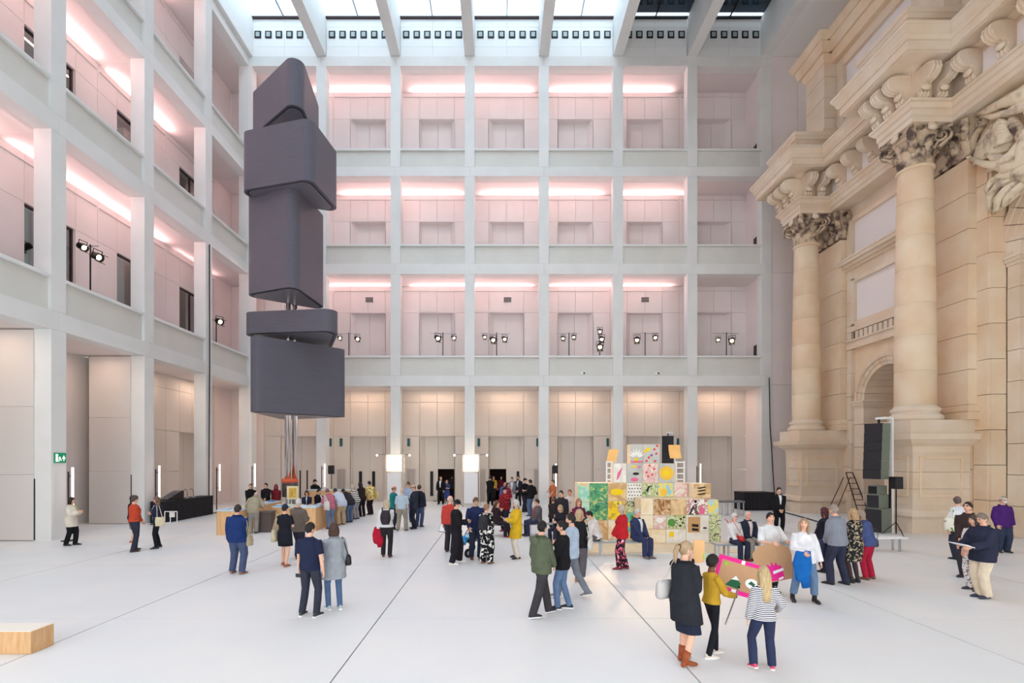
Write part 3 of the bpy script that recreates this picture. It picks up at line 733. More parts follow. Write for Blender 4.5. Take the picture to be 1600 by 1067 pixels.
for k, (x, y, z) in enumerate(spots):
    m = SHEET[k % 6]; h = .02+.03*random.random()
    mb = MB(); mb.box(-.11, .11, -.15, .15, 0, h)
    o = mb.build('leaflet_stack', m, None, loc=(x, y, z)); o.rotation_euler.z = random.uniform(-.5, .5)
    MB().box(-.1, .1, -.145, .145, h, h+.006).build('top_sheet', SHEET[(k+1) % 6], o)
    tag(o, 'stack of %s leaflets, %s' % (('light blue','white','yellow','pale blue','off white','dark blue')[k % 6], wher[k]), 'leaflets', 'leaflet stacks on the information desk')
po = root('poster_card', 'small yellow picture card leaning at the foot of the chrome pole', 'poster', (-9.9, 24.3, 1.15))
YEL = mat('yellow_print', (236, 206, 96), .7, col2=(204, 150, 70), scale=5)
MB().box(-10.2, -9.65, 24.28, 24.31, .96, 1.6).build('card', mat('cream_card', (240, 226, 180), .7), po)
MB().box(-10.1, -9.75, 24.27, 24.28, 1.06, 1.5).build('picture', YEL, po)
# ================================================================== PILE OF PAINTED BOXES
PAINTS = {}
def paint(key, cols, scale=4.0, kind='noise'):
    m = bpy.data.materials.new('painting_'+key); m.use_nodes = True; nt = m.node_tree; N = nt.nodes; L = nt.links
    b = N['Principled BSDF']; b.inputs['Roughness'].default_value = .7
    g = N.new('ShaderNodeNewGeometry'); r = N.new('ShaderNodeValToRGB'); r.color_ramp.interpolation = 'CONSTANT' if kind != 'soft' else 'LINEAR'
    n = N.new('ShaderNodeTexNoise'); n.inputs['Scale'].default_value = scale; n.inputs['Detail'].default_value = 2.5; n.inputs['Distortion'].default_value = 1.0
    L.new(g.outputs['Position'], n.inputs['Vector']); L.new(n.outputs['Fac'], r.inputs['Fac'])
    el = r.color_ramp.elements
    while len(el) < len(cols): el.new(.5)
    for i, c in enumerate(cols):
        el[i].position = 0 if i == 0 else .32+.36*i/len(cols); el[i].color = (*lin(c), 1)
    L.new(r.outputs['Color'], b.inputs['Base Color']); PAINTS[key] = m
paint('silver', [(176,180,176),(190,192,188),(204,202,196)], 2, 'soft')
paint('teal', [(90,184,160),(150,214,190),(190,226,200),(226,196,150)], 2.2)
paint('plants', [(40,110,80),(96,170,120),(70,150,110),(150,196,120),(214,200,130)], 6)
paint('yellow', [(214,170,60),(246,214,40),(252,228,80),(160,130,80),(230,190,120)], 3)
paint('cream', [(244,228,196),(248,236,210),(240,216,176)], 1.5, 'soft')
paint('tan', [(222,186,136),(234,204,158),(206,164,112)], 2.5, 'soft')
paint('brown', [(150,104,60),(190,146,96),(222,190,150),(120,80,50)], 5)
paint('turq', [(60,170,180),(90,196,196),(120,206,180),(240,210,60)], 3)
paint('pink', [(230,190,180),(240,214,206),(222,170,170),(236,226,216)], 3, 'soft')
paint('leafy', [(110,150,70),(236,232,214),(170,190,90),(226,222,200),(90,80,60)], 7)
paint('bird', [(240,232,226),(196,140,140),(246,240,232),(120,90,90)], 3)
paint('blueyel', [(150,208,224),(240,220,120),(176,220,226)], 2.5)
paint('white', [(240,238,230),(246,244,238),(232,228,218)], 2, 'soft')
paint('spots', [(240,238,232),(246,242,238),(30,30,34)], 9)
BOXES = [
 (985,1005,2.74,3.43,18.15,'silver','silver box with white painted leaves, left of the two on top'), (1005,1031,2.74,3.43,18.15,'silver','silver box with a yellow arrow and red dots, right of the two on top'),
 (958,979,2.04,2.74,18.15,'white','pale box with a thin plant sketch beside the left ladder'), (979,1004,2.04,2.74,18.15,'silver','grey box with pink print under the white painted leaves'),
 (1004,1029,2.04,2.74,18.15,'pink','pale box with a trail of red dots beside the painted sun'), (1029,1054,2.04,2.74,18.15,'silver','silver box with a large painted yellow sun'),
 (903,921,1.36,2.04,18.1,'teal','pale teal box at the top left corner of the pile'), (921,950,1.36,2.04,18.1,'plants','green box of painted reeds beside the pale teal box'),
 (950,979,1.4,2.04,18.1,'tan','tan box with a yellow painted cloud shape under the left ladder'), (979,1003,1.4,2.04,18.1,'white','white box covered with black dots'),
 (1003,1028,1.54,2.04,18.1,'leafy','box with a black and white curl under the red dots'), (1028,1053,1.54,2.04,18.1,'blueyel','pale blue box with a sunflower under the painted sun'),
 (1053,1075,1.54,2.04,18.1,'pink','pale pink box under the right ladder'), (1084,1111,1.54,2.04,17.6,'tan','tan box with dark twigs at the upper right end of the pile'),
 (903,921,.7,1.36,18.1,'teal','teal box with an orange fish below the pale teal corner'), (921,950,.7,1.36,18.1,'plants','box of dark green reeds, second from the left edge'),
 (950,979,.72,1.4,18.1,'yellow','bright yellow box behind the woman in red'), (979,1001,.98,1.4,18.1,'leafy','leafy green box under the black dots'),
 (1001,1021,.98,1.54,17.3,'cream','plain cream box at the middle of the pile'), (1021,1048,.98,1.54,17.3,'brown','brown box with a potted plant picture'),
 (1048,1073,.98,1.54,17.3,'tan','light brown box with feather strokes'), (1073,1106,.98,1.54,17.3,'bird','white box with a dark bird and pink patch'),
 (1106,1123,.98,1.5,17.3,'blueyel','pale blue and yellow box at the right edge'), (979,1001,.3,.98,18.1,'turq','turquoise box with yellow fruit behind the man in a blue suit'),
 (1001,1021,.5,.98,17.3,'cream','cream box beside the head of the man in a blue suit'), (1021,1041,.5,.98,17.3,'pink','pale box with a round shell shape'),
 (1041,1072,.5,.98,17.3,'leafy','box with green leaves and black blossoms'), (1001,1041,0,.5,17.3,'cream','wide cream box on the floor behind the suited man\'s knees'),
 (1041,1072,0,.5,17.3,'white','white box with a yellow square on the floor'), (1072,1108,0,.98,17.3,'white','tall white box with a tan square and black bars'),
 (1108,1127,0,.98,17.3,'leafy','tall pale leafy box at the right foot of the pile'), (903,950,0,.7,18.1,'tan','tan box on the floor at the left foot of the pile'), (950,979,0,.72,18.1,'cream','cream box on the floor behind the woman in red'), (979,1001,0,.3,18.1,'tan','low tan box under the turquoise one')]
MOT = {k: mat('paint_'+k, c, .7) for k, c in dict(red=(226,70,56), yel=(248,214,30), gold=(246,196,70), white=(246,244,240), black=(34,30,32), pink=(236,110,150), tan=(206,160,110), orange=(236,150,60), purple=(130,80,160), green=(90,150,70)).items()}
def disc(cx, cz, y, r, n=14, sq=1.0): return [(cx+r*math.cos(2*PI*i/n), cz+r*sq*math.sin(2*PI*i/n)) for i in range(n)]
for k, (a, b, z0, z1, Y, key, lab) in enumerate(BOXES):
    x0, x1 = (a-HX)*Y/FPX, (b-HX)*Y/FPX; dep = (.5 if z0 > 2 else .8) if Y > 18 else .78
    bt = tag(MB().box(x0+.004, x1-.004, Y+.012, Y+dep, max(z0+.003, .028), z1-.003).build('art_box', mat('box_card', (234, 218, 190), .8)), lab, 'box', 'painted boxes stacked in the pile')
    MB().box(x0+.012, x1-.012, Y, Y+.012, max(z0+.012, .03), z1-.012).build('painting', PAINTS[key], bt)
    xc, zc, y = (x0+x1)/2, (z0+z1)/2, Y-.008
    def mo(outline, c, nm='painted_shape'): MB().prism(outline, 'y', y, Y).build(nm, MOT[c], bt)
    if k == 0:
        for j in range(7):
            t = .5+j*.35; d = Vector((math.cos(t), math.sin(t))); s = Vector((-d.y, d.x)); p = Vector((xc-.02, z0+.18))
            mo([tuple(p+d*.06), tuple(p+d*.2+s*.035), tuple(p+d*.36), tuple(p+d*.2-s*.035)], 'white', 'painted_leaf')
        mo(disc(xc-.02, z0+.14, y, .07), 'yel')
        mo([(x0+.02, z0+.03), (x1-.02, z0+.03), (x1-.02, z0+.09), (x0+.02, z0+.09)], 'pink')
    if k == 1:
        mo([(x0+.005,zc+.1),(x0+.12,zc+.18),(x0+.1,zc+.24),(x0+.26,zc+.2),(x0+.2,zc+.06),(x0+.16,zc+.11),(x0+.005,zc+.02)], 'yel', 'painted_arrow')
        for j, (u, v) in enumerate(((.5,.9),(.4,.72),(.47,.5),(.2,.3),(.12,.13),(.42,.12),(.3,.42))): mo(disc(x0+u, z0+v*.7, y, .042), 'red' if j < 6 else 'purple')
    if k == 4:
        for u, v in ((.25,.62),(.42,.5),(.14,.38),(.2,.24),(.35,.3)): mo(disc(x0+u, z0+v, y, .04), 'red')
    if k == 5: mo(disc(xc, zc, y, .25, 20), 'gold', 'painted_sun'); y -= .006; mo(disc(xc, zc, y, .12, 16), 'yel', 'painted_sun')
    if k == 3:
        mo([(xc-.12,zc+.2),(xc+.05,zc+.22),(xc+.05,zc+.28),(xc-.12,zc+.26)], 'yel'); mo(disc(xc+.05, zc-.02, y, .12, 12, .4), 'black'); mo(disc(xc, z0+.12, y, .14, 12, .5), 'pink'); mo(disc(xc+.17, zc+.22, y, .05), 'pink')
    if k == 2: mo([(xc-.12,z0+.1),(xc-.08,zc),(xc+.1,zc+.24),(xc+.02,zc-.05),(xc-.06,z0+.14)], 'pink')
    if k in (8, 16): mo([(xc-.25,zc-.05),(xc-.2,zc+.08),(xc-.05,zc+.12),(xc+.12,zc+.1),(xc+.25,zc),(xc+.15,zc-.1),(xc-.12,zc-.12)], 'yel')
    if k == 9:
        for i in range(5):
            for j in range(5): mo(disc(x0+.07+.1*i+.03*(j % 2), z0+.08+.12*j, y, .022, 8), 'black', 'painted_dot')
    if k == 10: mo([(xc-.1,zc-.12),(xc-.14,zc),(xc-.05,zc+.14),(xc+.1,zc+.16),(xc-.02,zc+.08),(xc-.06,zc-.02)], 'black')
    if k == 11: mo(disc(xc-.08, zc-.08, y, .13), 'gold')
    if k == 13:
        for v in (.1, .0, -.12): mo([(xc-.2,zc+v),(xc+.08,zc+v+.05),(xc+.14,zc+v+.02),(xc-.1,zc+v-.03)], 'black', 'painted_twig')
    if k == 14: mo(disc(xc, zc-.1, y, .14, 12, .5), 'orange', 'painted_fish')
    if k == 21:
        mo([(x0+.08,z0+.05),(x0+.2,z0+.3),(x0+.28,z0+.38),(x0+.22,z0+.2),(x0+.14,z0+.04)], 'black', 'painted_bird'); mo(disc(x0+.3, z1-.1, y, .05), 'black', 'painted_bird'); mo([(x0+.4,z0+.03),(x0+.5,z0+.3),(x0+.62,z0+.2),(x0+.6,z0+.03)], 'pink')
    if k == 23: mo(disc(xc+.07, zc+.12, y, .12, 12, 1.2), 'yel'); mo(disc(xc-.06, zc-.14, y, .12, 12, .8), 'gold'); mo(disc(xc-.06, zc+.16, y, .06, 10, 1.6), 'green')
    if k == 26:
        for u, v in ((.5,.35),(.56,.22),(.48,.12),(.6,.4)): mo(disc(x0+u, z0+v, y, .035, 8), 'black')
        mo(disc(x0+.18, zc-.02, y, .13, 12), 'green')
    if k == 25: mo(disc(xc, zc+.06, y, .13, 14, .75), 'white')
    if k == 28: mo([(x0+.1,zc-.02),(x0+.26,zc-.02),(x0+.26,zc+.17),(x0+.1,zc+.17)], 'yel')
    if k == 29:
        mo([(x0+.06,zc-.1),(x0+.48,zc-.1),(x0+.48,z1-.06),(x0+.06,z1-.06)], 'tan'); y -= .006
        for v in (.1, -.04): mo([(x0+.2,zc+v),(x0+.42,zc+v-.02),(x0+.42,zc+v+.07),(x0+.2,zc+v+.09)], 'black')
        mo(disc(x0+.64, zc+.05, y, .07, 10, .4), 'black')
def rope_ladder(label, a, b, Y, z0, z1):
    x0, x1 = (a-HX)*Y/FPX, (b-HX)*Y/FPX
    t = root('white_ladder', label, 'ladder', ((x0+x1)/2, Y, z0), 'white ladders standing on the pile')
    for x in (x0, x1): MB().tube([(x, Y, z0), (x, Y, z1)], .03, 8).build('stile', WHITE, t)
    for k in range(4): MB().tube([(x0, Y, z0+.12+(z1-z0-.16)*k/3), (x1, Y, z0+.12+(z1-z0-.16)*k/3)], .024, 8).build('rung', WHITE, t)
def placard(label, a, b, ya, yb, Y, bend):
    p0, p1 = pt(a, yb, Y), pt(b, ya, Y)
    t = root('placard', label, 'sign', ((p0.x+p1.x)/2, Y, p0.z), 'orange placards above the pile')
    rr = []
    for k in range(6):
        s = k/5; z = p0.z+(p1.z-p0.z)*s; y = Y+.05*math.sin(s*PI); dx = bend*(s-.5)
        rr.append([(p0.x+dx, y, z), (p1.x+dx, y, z), (p1.x+dx, y+.02, z), (p0.x+dx, y+.02, z)])
    MB().loft(rr).build('board', mat('orange_card', (246, 196, 124), .7, var=.08, scale=3), t)
    xc = (p0.x+p1.x)/2
    MB().tube([(xc, Y+.03, 2.042), (xc, Y+.03, p0.z+.05)], .018, 6).build('stick', WHITE, t)
rope_ladder('white ladder at the left shoulder of the painted pile', 948.0, 956.3, 18.3, 2.04, 2.82)
rope_ladder('white ladder at the right shoulder of the painted pile', 1056.5, 1069, 18.3, 2.04, 2.82)
placard('pale orange curved placard above the left ladder', 950, 965, 702, 722, 18.72, .1)
placard('bright orange placard above the right ladder', 1046, 1064, 695, 716, 18.72, -.06)
pf = root('display_platform', 'low plywood platform boards around the painted pile', 'platform', (4.9, 16, 0))  # boards' cream also stands in for the spots' warm pool on the floor
for k in range(5):
    bx('board', pf, mat('platform_board', (236, 214, 184), .6, var=.06, scale=2, objvar=.03), 2.5+1.0*k, 3.492+1.0*k, 15.55, 18.8, 0, .025)
# ================================================================== BENCHES
BSEAT = mat('bench_seat', (150, 156, 164), .4, metal=.3)
def bench(label, x0, x1, y, dep=.42, h=.45, m=BSEAT, legs=(0.12, .88)):
    t = root('bench', label, 'bench', ((x0+x1)/2, y, 0), 'benches around the hall')
    bx('seat', t, m, x0, x1, y, y+dep, h-.05, h, bev=.008)
    for f in legs:
        x = x0+(x1-x0)*f
        for yy in (y+.05, y+dep-.09): bx('leg', t, STEEL, x-.025, x+.025, yy, yy+.05, 0, h-.05)
bench('grey metal bench in front of the pile where the man in a blue suit sits', 2.35, 4.55, 15.0, legs=(.08, .32, .95))
bench('grey bench under the elderly couple behind the raised cardboard', 6.25, 8.6, 14.55, legs=(.05, .16, .9))
bench('white bench behind the woman in red trousers', 10.6, 12.75, 15.75, m=WHITE, legs=(.1, .9))
bench('bench of the seated man in a grey jacket', 1.0, 2.6, 19.1)
bench('bench of the woman with long brown hair', -.55, .9, 18.9)
# ================================================================== TABLES, STANDS, SPEAKERS
def draped(label, x0, x1, y0, y1, h):
    t = root('draped_table', label, 'table', ((x0+x1)/2, (y0+y1)/2, 0), 'black draped tables')
    mb = MB(); n = 40; ring = []
    per = [(x0+(x1-x0)*i/n, y0, 0, -1) for i in range(n)]+[(x1, y0+(y1-y0)*i/n, 1, 0) for i in range(n)]+[(x1-(x1-x0)*i/n, y1, 0, 1) for i in range(n)]+[(x0, y1-(y1-y0)*i/n, -1, 0) for i in range(n)]
    mb.loft([[(x+nx*.018*math.sin(i*1.3), y+ny*.018*math.sin(i*1.3), 0.01) for i, (x, y, nx, ny) in enumerate(per)], [(x, y, h-.03) for x, y, nx, ny in per]])
    mb.build('drape', BLACKC, t)
    bx('table_top', t, BLACK, x0-.01, x1+.01, y0-.01, y1+.01, h-.03, h)
    return t
draped('long black draped table between the pillars of the left wall', -15.7, -15.05, 22.75, 26.6, .98)
draped('black draped table in front of the stone pedestal, behind the guard', 13.75, 15.5, 28.4, 29.6, 1.02)
mc = root('mixing_console', 'tilted black sound console on the long draped table', 'console', (-15.4, 23.5, .98))
MB().prism([(23.0, .98), (24.3, .98), (24.3, 1.38), (24.2, 1.38)], 'x', -15.6, -15.15).build('desk_body', BLACK, mc)
for k in range(6): MB().box(-15.58, -15.17, 23.15+.17*k, 23.2+.17*k, 1.06+.055*k, 1.09+.055*k).build('fader_row', STEEL, mc)
for x, y, lb in ((-15.3, 24.8, 'thin mic stand on the long draped table beside the console'), (-15.3, 25.3, 'second thin mic stand on the long draped table')):
    t = root('wire_lamp', lb, 'lamp', (x, y, .98))  # thin microphone stands, no light source
    MB().tube([(x, y, .98), (x, y, 1.3), (x, y-.12, 1.42), (x, y-.3, 1.38)], .012, 6).build('gooseneck', BLACK, t); MB().lathe([(.08, .98), (.08, 1.0), (.02, 1.02)], (x, y, 0), 10).build('lamp_base', STEEL, t)
fc = root('frame_cart', 'white metal frame cart on the floor beside the draped table', 'cart', (-14.8, 22.7, 0))
for a, b in (((-14.95,22.6,.03),(-14.4,22.6,.03)),((-14.4,22.6,.03),(-14.4,22.6,.55)),((-14.4,22.6,.55),(-14.95,22.6,.55)),((-14.95,22.6,.55),(-14.95,22.6,.03)),((-14.95,22.95,.03),(-14.95,22.6,.03)),((-14.4,22.95,.03),(-14.4,22.6,.03)),((-14.7,22.6,.03),(-14.7,22.6,.55))):
    MB().tube([a, b], .022, 6).build('frame_tube', WHITE, fc)
bx('cart_plate', fc, WHITE, -14.73, -14.5, 22.58, 22.6, .3, .52)
GRILLE = mat('speaker_grille', (44, 42, 46), .7, bump=.4, bscale=180)
SPKS = mat('speaker_side_green', (120, 130, 120), .6)
def pa(label, x, y, rz):
    t = root('line_array', label, 'speaker', (x, y, 0), 'tall line array speakers', rz=rz, local=True)
    for nm, x0, x1, z0, z1, m in (('subwoofer', -.32, .32, 0, .95, GRILLE), ('subwoofer', -.25, .22, .95, 1.5, GRILLE), ('amplifier', -.2, .15, 1.5, 1.85, BLACK)):
        bx(nm, t, SPKS, x0, x1, .02, .6, z0+.004, z1-.004); bx('grille', t, m, x0+.02, x1-.02, 0, .02, z0+.03, z1-.03)
    bx('pole', t, WHITE, .2, .3, .66, .76, 0, 4.55); bx('pole_arm', t, WHITE, -.1, .3, .3, .66, 4.47, 4.55)
    bx('side_rail', t, BLACK, .22, .28, .58, .64, .95, 2.2); bx('hook', t, BLACK, -.03, .03, .32, .38, 4.3, 4.48)
    for k in range(6):
        z = 4.3-.365*k; dy = -.02*k
        MB().box(-.34, .34, .03+dy, .5+dy, z-.363, z-.002).build('array_cabinet', SPKS, t)
        MB().box(-.33, .33, dy, .03+dy, z-.364, z-.001).build('grille', GRILLE, t)
pa('tall line array speaker in front of the side arch of the stone portal', 14.75, 19.95, -1.2)
pa('tall black line array speaker behind the painted pile', 10.2, 30.6, -.35)
def spk(label, x, y, zc, h=.48, w_=.3):
    t = root('speaker_stand', label, 'speaker', (x, y, 0), 'small speakers on pole stands')
    MB().tube([(x, y, .05), (x, y, zc-h/2)], .022, 8).build('pole', BLACK, t)
    for k in range(3):
        a = k*2*PI/3+.4; MB().tube([(x, y, .5), (x+.42*math.cos(a), y+.42*math.sin(a), .015)], .014, 6).build('leg', BLACK, t)
    MB().prism([(x-w_/2, y-.14), (x+w_/2, y-.14), (x+w_*.36, y+.18), (x-w_*.36, y+.18)], 'z', zc-h/2, zc+h/2).build('cabinet', BLACK, t)
    bx('grille', t, GRILLE, x-w_/2+.02, x+w_/2-.02, y-.155, y-.14, zc-h/2+.02, zc+h/2-.02)
spk('small black speaker on a pole beside the line array at the portal', 15.15, 19.3, 1.99, .46, .32)
spk('small black speaker on a pole behind the crowd near the middle pillar', 3.2, 29.0, 2.3)
spk('small black speaker on a pole behind the information desk', -9.35, 28.2, 2.3)
ld = root('step_ladder', 'dark metal step ladder open beside the stone pedestal', 'ladder', (17.9, 26, 0))
T_ = pt(1326, 738, 26.2)
for s in (-.17, .17):
    MB().tube([(18.5+s*1.6, 25.6, .02), (18.0+s, 26.0, T_.z)], .028, 6).build('stile', DARKF, ld); MB().tube([(17.45+s*1.3, 26.6, .02), (17.95+s, 26.1, T_.z-.25)], .022, 6).build('rear_leg', DARKF, ld)
for k in range(7):
    f = (k+1)/8; bx('tread', ld, DARKF, 18.5-.5*f-.2-.08*(1-f), 18.5-.5*f+.2+.08*(1-f), 25.57+.4*f, 25.67+.4*f, T_.z*f-.02, T_.z*f+.01)
MB().tube([(17.84, 26.0, T_.z), (18.16, 26.0, T_.z)], .025, 6).build('top_rail', DARKF, ld)
br = root('metal_trestle', 'grey metal trestle with thin legs right of the painted pile', 'trestle', (12, 26, 0))
bx('rail', br, mat('trestle_grey', (110, 112, 116), .5), 11.3, 12.6, 25.9, 26.5, .66, .74)
for x in (11.35, 11.65, 11.95, 12.25, 12.55):
    for y in (25.95, 26.4): bx('leg', br, STEEL, x-.02, x+.02, y, y+.04, 0, .66)
TUBE = mat('pink_light_tube', (255, 214, 208), .4, emit=5)
def light_tube(label, x, y):
    t = root('light_tube', label, 'lamp', (x, y, 0), 'glowing tube lamps on black posts')
    MB().lathe([(.22, 0), (.22, .02), (.03, .04)], (x, y, 0), 12).build('foot', BLACK, t)
    MB().tube([(x, y, .03), (x, y, 2.45)], .028, 8).build('post', BLACK, t)
    for z in (1.35, 2.3): MB().tube([(x, y, z), (x+.2, y-.06, z)], .015, 6).build('clamp', BLACK, t)
    MB().tube([(x+.2, y-.06, 1.2), (x+.2, y-.06, 2.6)], .035, 10).build('tube', TUBE, t, True)
for lb, x, y in (('glowing pink tube lamp behind the woman in a cream coat', -15.25, 17.9), ('glowing pink tube lamp at the near end of the long draped table', -15.25, 22.45), ('glowing pink tube lamp at the far end of the long draped table', -15.2, 27.2), ('glowing pink tube lamp in the corner behind the desk staff', -15.3, 31.3),
                 ('glowing pink tube lamp behind the capped man at the desk', -10.95, 31.2), ('glowing pink tube lamp at the pillar behind the crowd', 3.3, 31.3), ('glowing pink tube lamp right of the painted pile', 12.2, 31.2)):
    light_tube(lb, x, y)
# lit truss towers with a banner
TRUSS = mat('truss_metal', (206, 196, 186), .4, metal=.5)
LBOX = mat('lit_box', (255, 236, 206), .5, emit=4.5)
BANN = mat('white_banner', (240, 238, 240), .7)
def truss(label, x, y):
    t = root('truss_tower', label, 'banner stand', (x, y, 0), 'lit truss towers with white banners')
    s = .52
    for sx in (-s, s):
        for sy in (-.25, .25):
            MB().tube([(x+sx, y+sy, 0), (x+sx, y+sy, 3.2)], .03, 6).build('chord', TRUSS, t)
        for k in range(8): MB().tube([(x+sx, y-.25, .2+.36*k), (x+sx, y+.25, .56+.36*k)], .014, 5).build('brace', TRUSS, t)
    for z in (.12, 2.12, 3.17):
        for sy in (-.25, .25): MB().tube([(x-s, y+sy, z), (x+s, y+sy, z)], .03, 6).build('cross_bar', TRUSS, t)
    bx('lit_panel', t, LBOX, x-.44, x+.44, y-.3, y-.26, 2.2, 3.1); bx('banner', t, BANN, x-.42, x+.42, y-.29, y-.27, .2, 2.06)
    for sx in (-1, 1):
        MB().tube([(x+sx*s, y-.25, 3.17), (x+sx*.95, y-.5, 3.17)], .012, 5).build('lamp_arm', BLACK, t); MB().ball((x+sx*.98, y-.52, 3.12), .06, 8, 6).build('lamp_head', LBOX, t, True)
truss('lit truss tower with white banner behind the men in suits', -6.38, 31.0); truss('lit truss tower with white banner behind the man in a navy shirt', -1.72, 31.0)
# exit sign, wall plates, sensors, vents
ex = root('exit_sign', 'green emergency exit sign with white figure and arrow on the pillar', 'sign', (XL+.02, 18.2, 2.9))
GRN = mat('exit_green', (0, 140, 96), .5, emit=.15); EXW = mat('exit_white', (240, 248, 244), .5, emit=.3)
bx('sign_plate', ex, GRN, XL, XL+.04, 17.98, 18.46, 2.76, 3.12)
MB().prism([(18.28, 2.9), (18.34, 2.9), (18.34, 2.82), (18.38, 2.82), (18.38, 2.9), (18.44, 2.9), (18.36, 3.04)], 'x', XL+.04, XL+.045).build('arrow', EXW, ex)
MB().box(XL+.04, XL+.045, 18.02, 18.12, 2.8, 3.08).build('door_mark', EXW, ex)
MB().prism([(18.14, 2.8), (18.17, 2.8), (18.2, 2.9), (18.25, 2.82), (18.27, 2.84), (18.22, 2.96), (18.2, 3.0), (18.16, 2.95)], 'x', XL+.04, XL+.045).build('running_figure', EXW, ex)
TEALP = mat('teal_plate', (40, 92, 100), .5)
for lb, px in (('left of the first pillar by the tower', 515), ('behind the speaker at the desk', 532), ('right of the lit truss tower near the suits', 638), ('right of the lit truss tower in the middle', 748), ('above the grooved grille right of the doorway', 840), ('left of the painted pile pillar', 950), ('behind the orange placard', 1060), ('left of the pillar right of the pile', 1075)):
    x = (px-HX)*34.2/FPX
    t = root('wall_plate', 'narrow teal wall plate %s' % lb, 'sign', (x, 34.3, 4.0), 'narrow teal plates on the rear wall')
    bx('plate', t, TEALP, x-.09, x+.09, 34.29, 34.345, 3.75, 4.3); bx('plate_edge', t, WHITE, x-.1, x-.09, 34.3, 34.345, 3.75, 4.3)
for px, yy in ((577, 468), (793, 468), (1008, 468)):
    p = pt(px, yy, 34.3); t = root('air_vent', 'dark wall grille above the niche, gallery bay %s' % {577: 'beside the tower', 793: 'above the middle of the hall', 1008: 'above the painted pile'}[px], 'vent', (p.x, 34.3, p.z), 'wall grilles of the first gallery')
    bx('vent_frame', t, WHITE, p.x-.3, p.x+.3, 34.31, 34.345, p.z-.2, p.z+.2)
    for k in range(5): bx('louvre', t, DARKF, p.x-.26, p.x+.26, 34.29, 34.31, p.z-.17+.07*k, p.z-.125+.07*k)
for px, yy, lb in ((911, 583, 'above the middle pillar'), (1027, 583, 'above the painted pile')):
    p = pt(px, yy, YB+.05); t = root('sensor_box', 'small sensor box on the lowest parapet %s' % lb, 'sensor', tuple(p))
    bx('housing', t, WHITE, p.x-.14, p.x+.14, YB+.05, YB+.13, p.z-.08, p.z+.08); bx('lens', t, BLACK, p.x+.02, p.x+.12, YB+.03, YB+.05, p.z-.05, p.z+.05)
lp = root('wood_bench', 'low knotty pine block bench lying in the near corner of the floor', 'bench', (-8, 7.7, 0))
bx('plank', lp, PLYB, -9.0, -6.95, 7.5, 7.9, .0, .335, bev=.01); bx('top_board', lp, mat('bench_top', (240, 232, 220), .5), -9.0, -6.96, 7.51, 7.89, .335, .342)
for x in (-7.12, -7.04): MB().lathe([(.012, 0), (.012, .004)], (x, 7.6, .17), 8).build('plug', DARKF, lp)
cb = bpy.data.curves.new('cable', 'CURVE'); cb.dimensions = '3D'; cb.bevel_depth = .03
def cable(pts, label):
    mb = MB().tube([Vector(p) for p in pts], .028, 6); o = mb.build('floor_cable', BLACK); tag(o, label, 'cable')
cable([at(1215, 798)+Vector((0,0,.03)), at(1240, 805)+Vector((0,0,.03)), at(1265, 812)+Vector((0,0,.03)), at(1285, 818)+Vector((0,0,.03)), at(1310, 822)+Vector((0,0,.03))], 'black cable on the floor from the draped table past the pedestal')
wl = MB().tube([(17.05, 31.93, zb(590)), (17.1, 31.92, 5), (17.25, 31.9, 2.5), (17.35, 31.85, .5), (17.3, 31.4, .02)], .03, 6).build('hanging_cable', BLACK); tag(wl, 'black cable hanging down the wall beside the stone portal', 'cable')
wl = MB().tube([(XL+.04, 27.6, LEV[1][0]), (XL+.05, 27.6, 8), (XL+.05, 27.55, 4), (XL+.06, 27.5, .05)], .03, 6).build('hanging_cable', BLACK); tag(wl, 'black cable hanging down the left pillar near the tower', 'cable')
# ================================================================== STAGE LIGHTS ON THE FIRST GALLERY
LENS = mat('lamp_lens', (255, 226, 180), .3, emit=6)
HEADM = [MB().lathe([(.1, -.22), (.14, -.18), (.15, .12), (.18, .19), (.16, .19), (.13, .1), (.02, .09)], n=14).mesh('lamp_head', BLACK, True)]
def lamp_head(par, p, aim, s=1.0, spot=False):
    d = (Vector(aim)-Vector(p)).normalized(); q = d.to_track_quat('Z', 'Y').to_euler()
    o = bpy.data.objects.new('lamp_head', HEADM[0]); C.objects.link(o); o.parent = par; o.location = Vector(p)-par.location; o.rotation_euler = q; o.scale = (s, s, s)
    me = bpy.data.meshes.get('stage_lens') or MB().lathe([(.105, .11), (.1, .135), (.02, .15)], n=14).mesh('stage_lens', LENS, True)
    child('lens', me, o, (0, 0, 0))
    me = bpy.data.meshes.get('barn_door')
    if not me:
        mb = MB(); mb.box(-.16, .16, .15, .17, .15, .36); mb.box(-.16, .16, -.17, -.15, .15, .34); me = mb.mesh('barn_door', BLACK)
    child('barn_door', me, o, (0, 0, 0))
    me = bpy.data.meshes.get('yoke')
    if not me:
        me = MB().tube([(-.19, 0, 0), (-.19, .26, -.05), (.19, .26, -.05), (.19, 0, 0)], .02, 5).mesh('yoke', BLACK)
    child('yoke', me, o, (0, 0, 0))
    if spot: light('stage_spot', 'SPOT', Vector(p)+d*.3*s, spot, (255, 214, 160), d, spot=.34)
AIM = (4.9, 17.0, .8)
GF = LEV[0][2]-1.15+.0
def stage_stand(label, x, y, zbar, half, heads, gz):
    t = root('stage_light_stand', label, 'stage light', (x, y, gz), 'stage light stands on the first gallery')
    MB().tube([(x, y, gz+.02), (x, y, zbar+.06)], .03, 8).build('pole', BLACK, t)
    for k in range(3):
        a = k*2*PI/3+.3; MB().tube([(x, y, gz+.6), (x+.4*math.cos(a), y+.4*math.sin(a), gz+.02)], .016, 6).build('leg', BLACK, t)
    if half: MB().tube([(x-half[0], y, zbar), (x+half[1], y, zbar)], .022, 6).build('crossbar', STEEL, t)
    for dx, dz, s, sp in heads: lamp_head(t, (x+dx, y-.05, zbar+dz), AIM, s, sp)
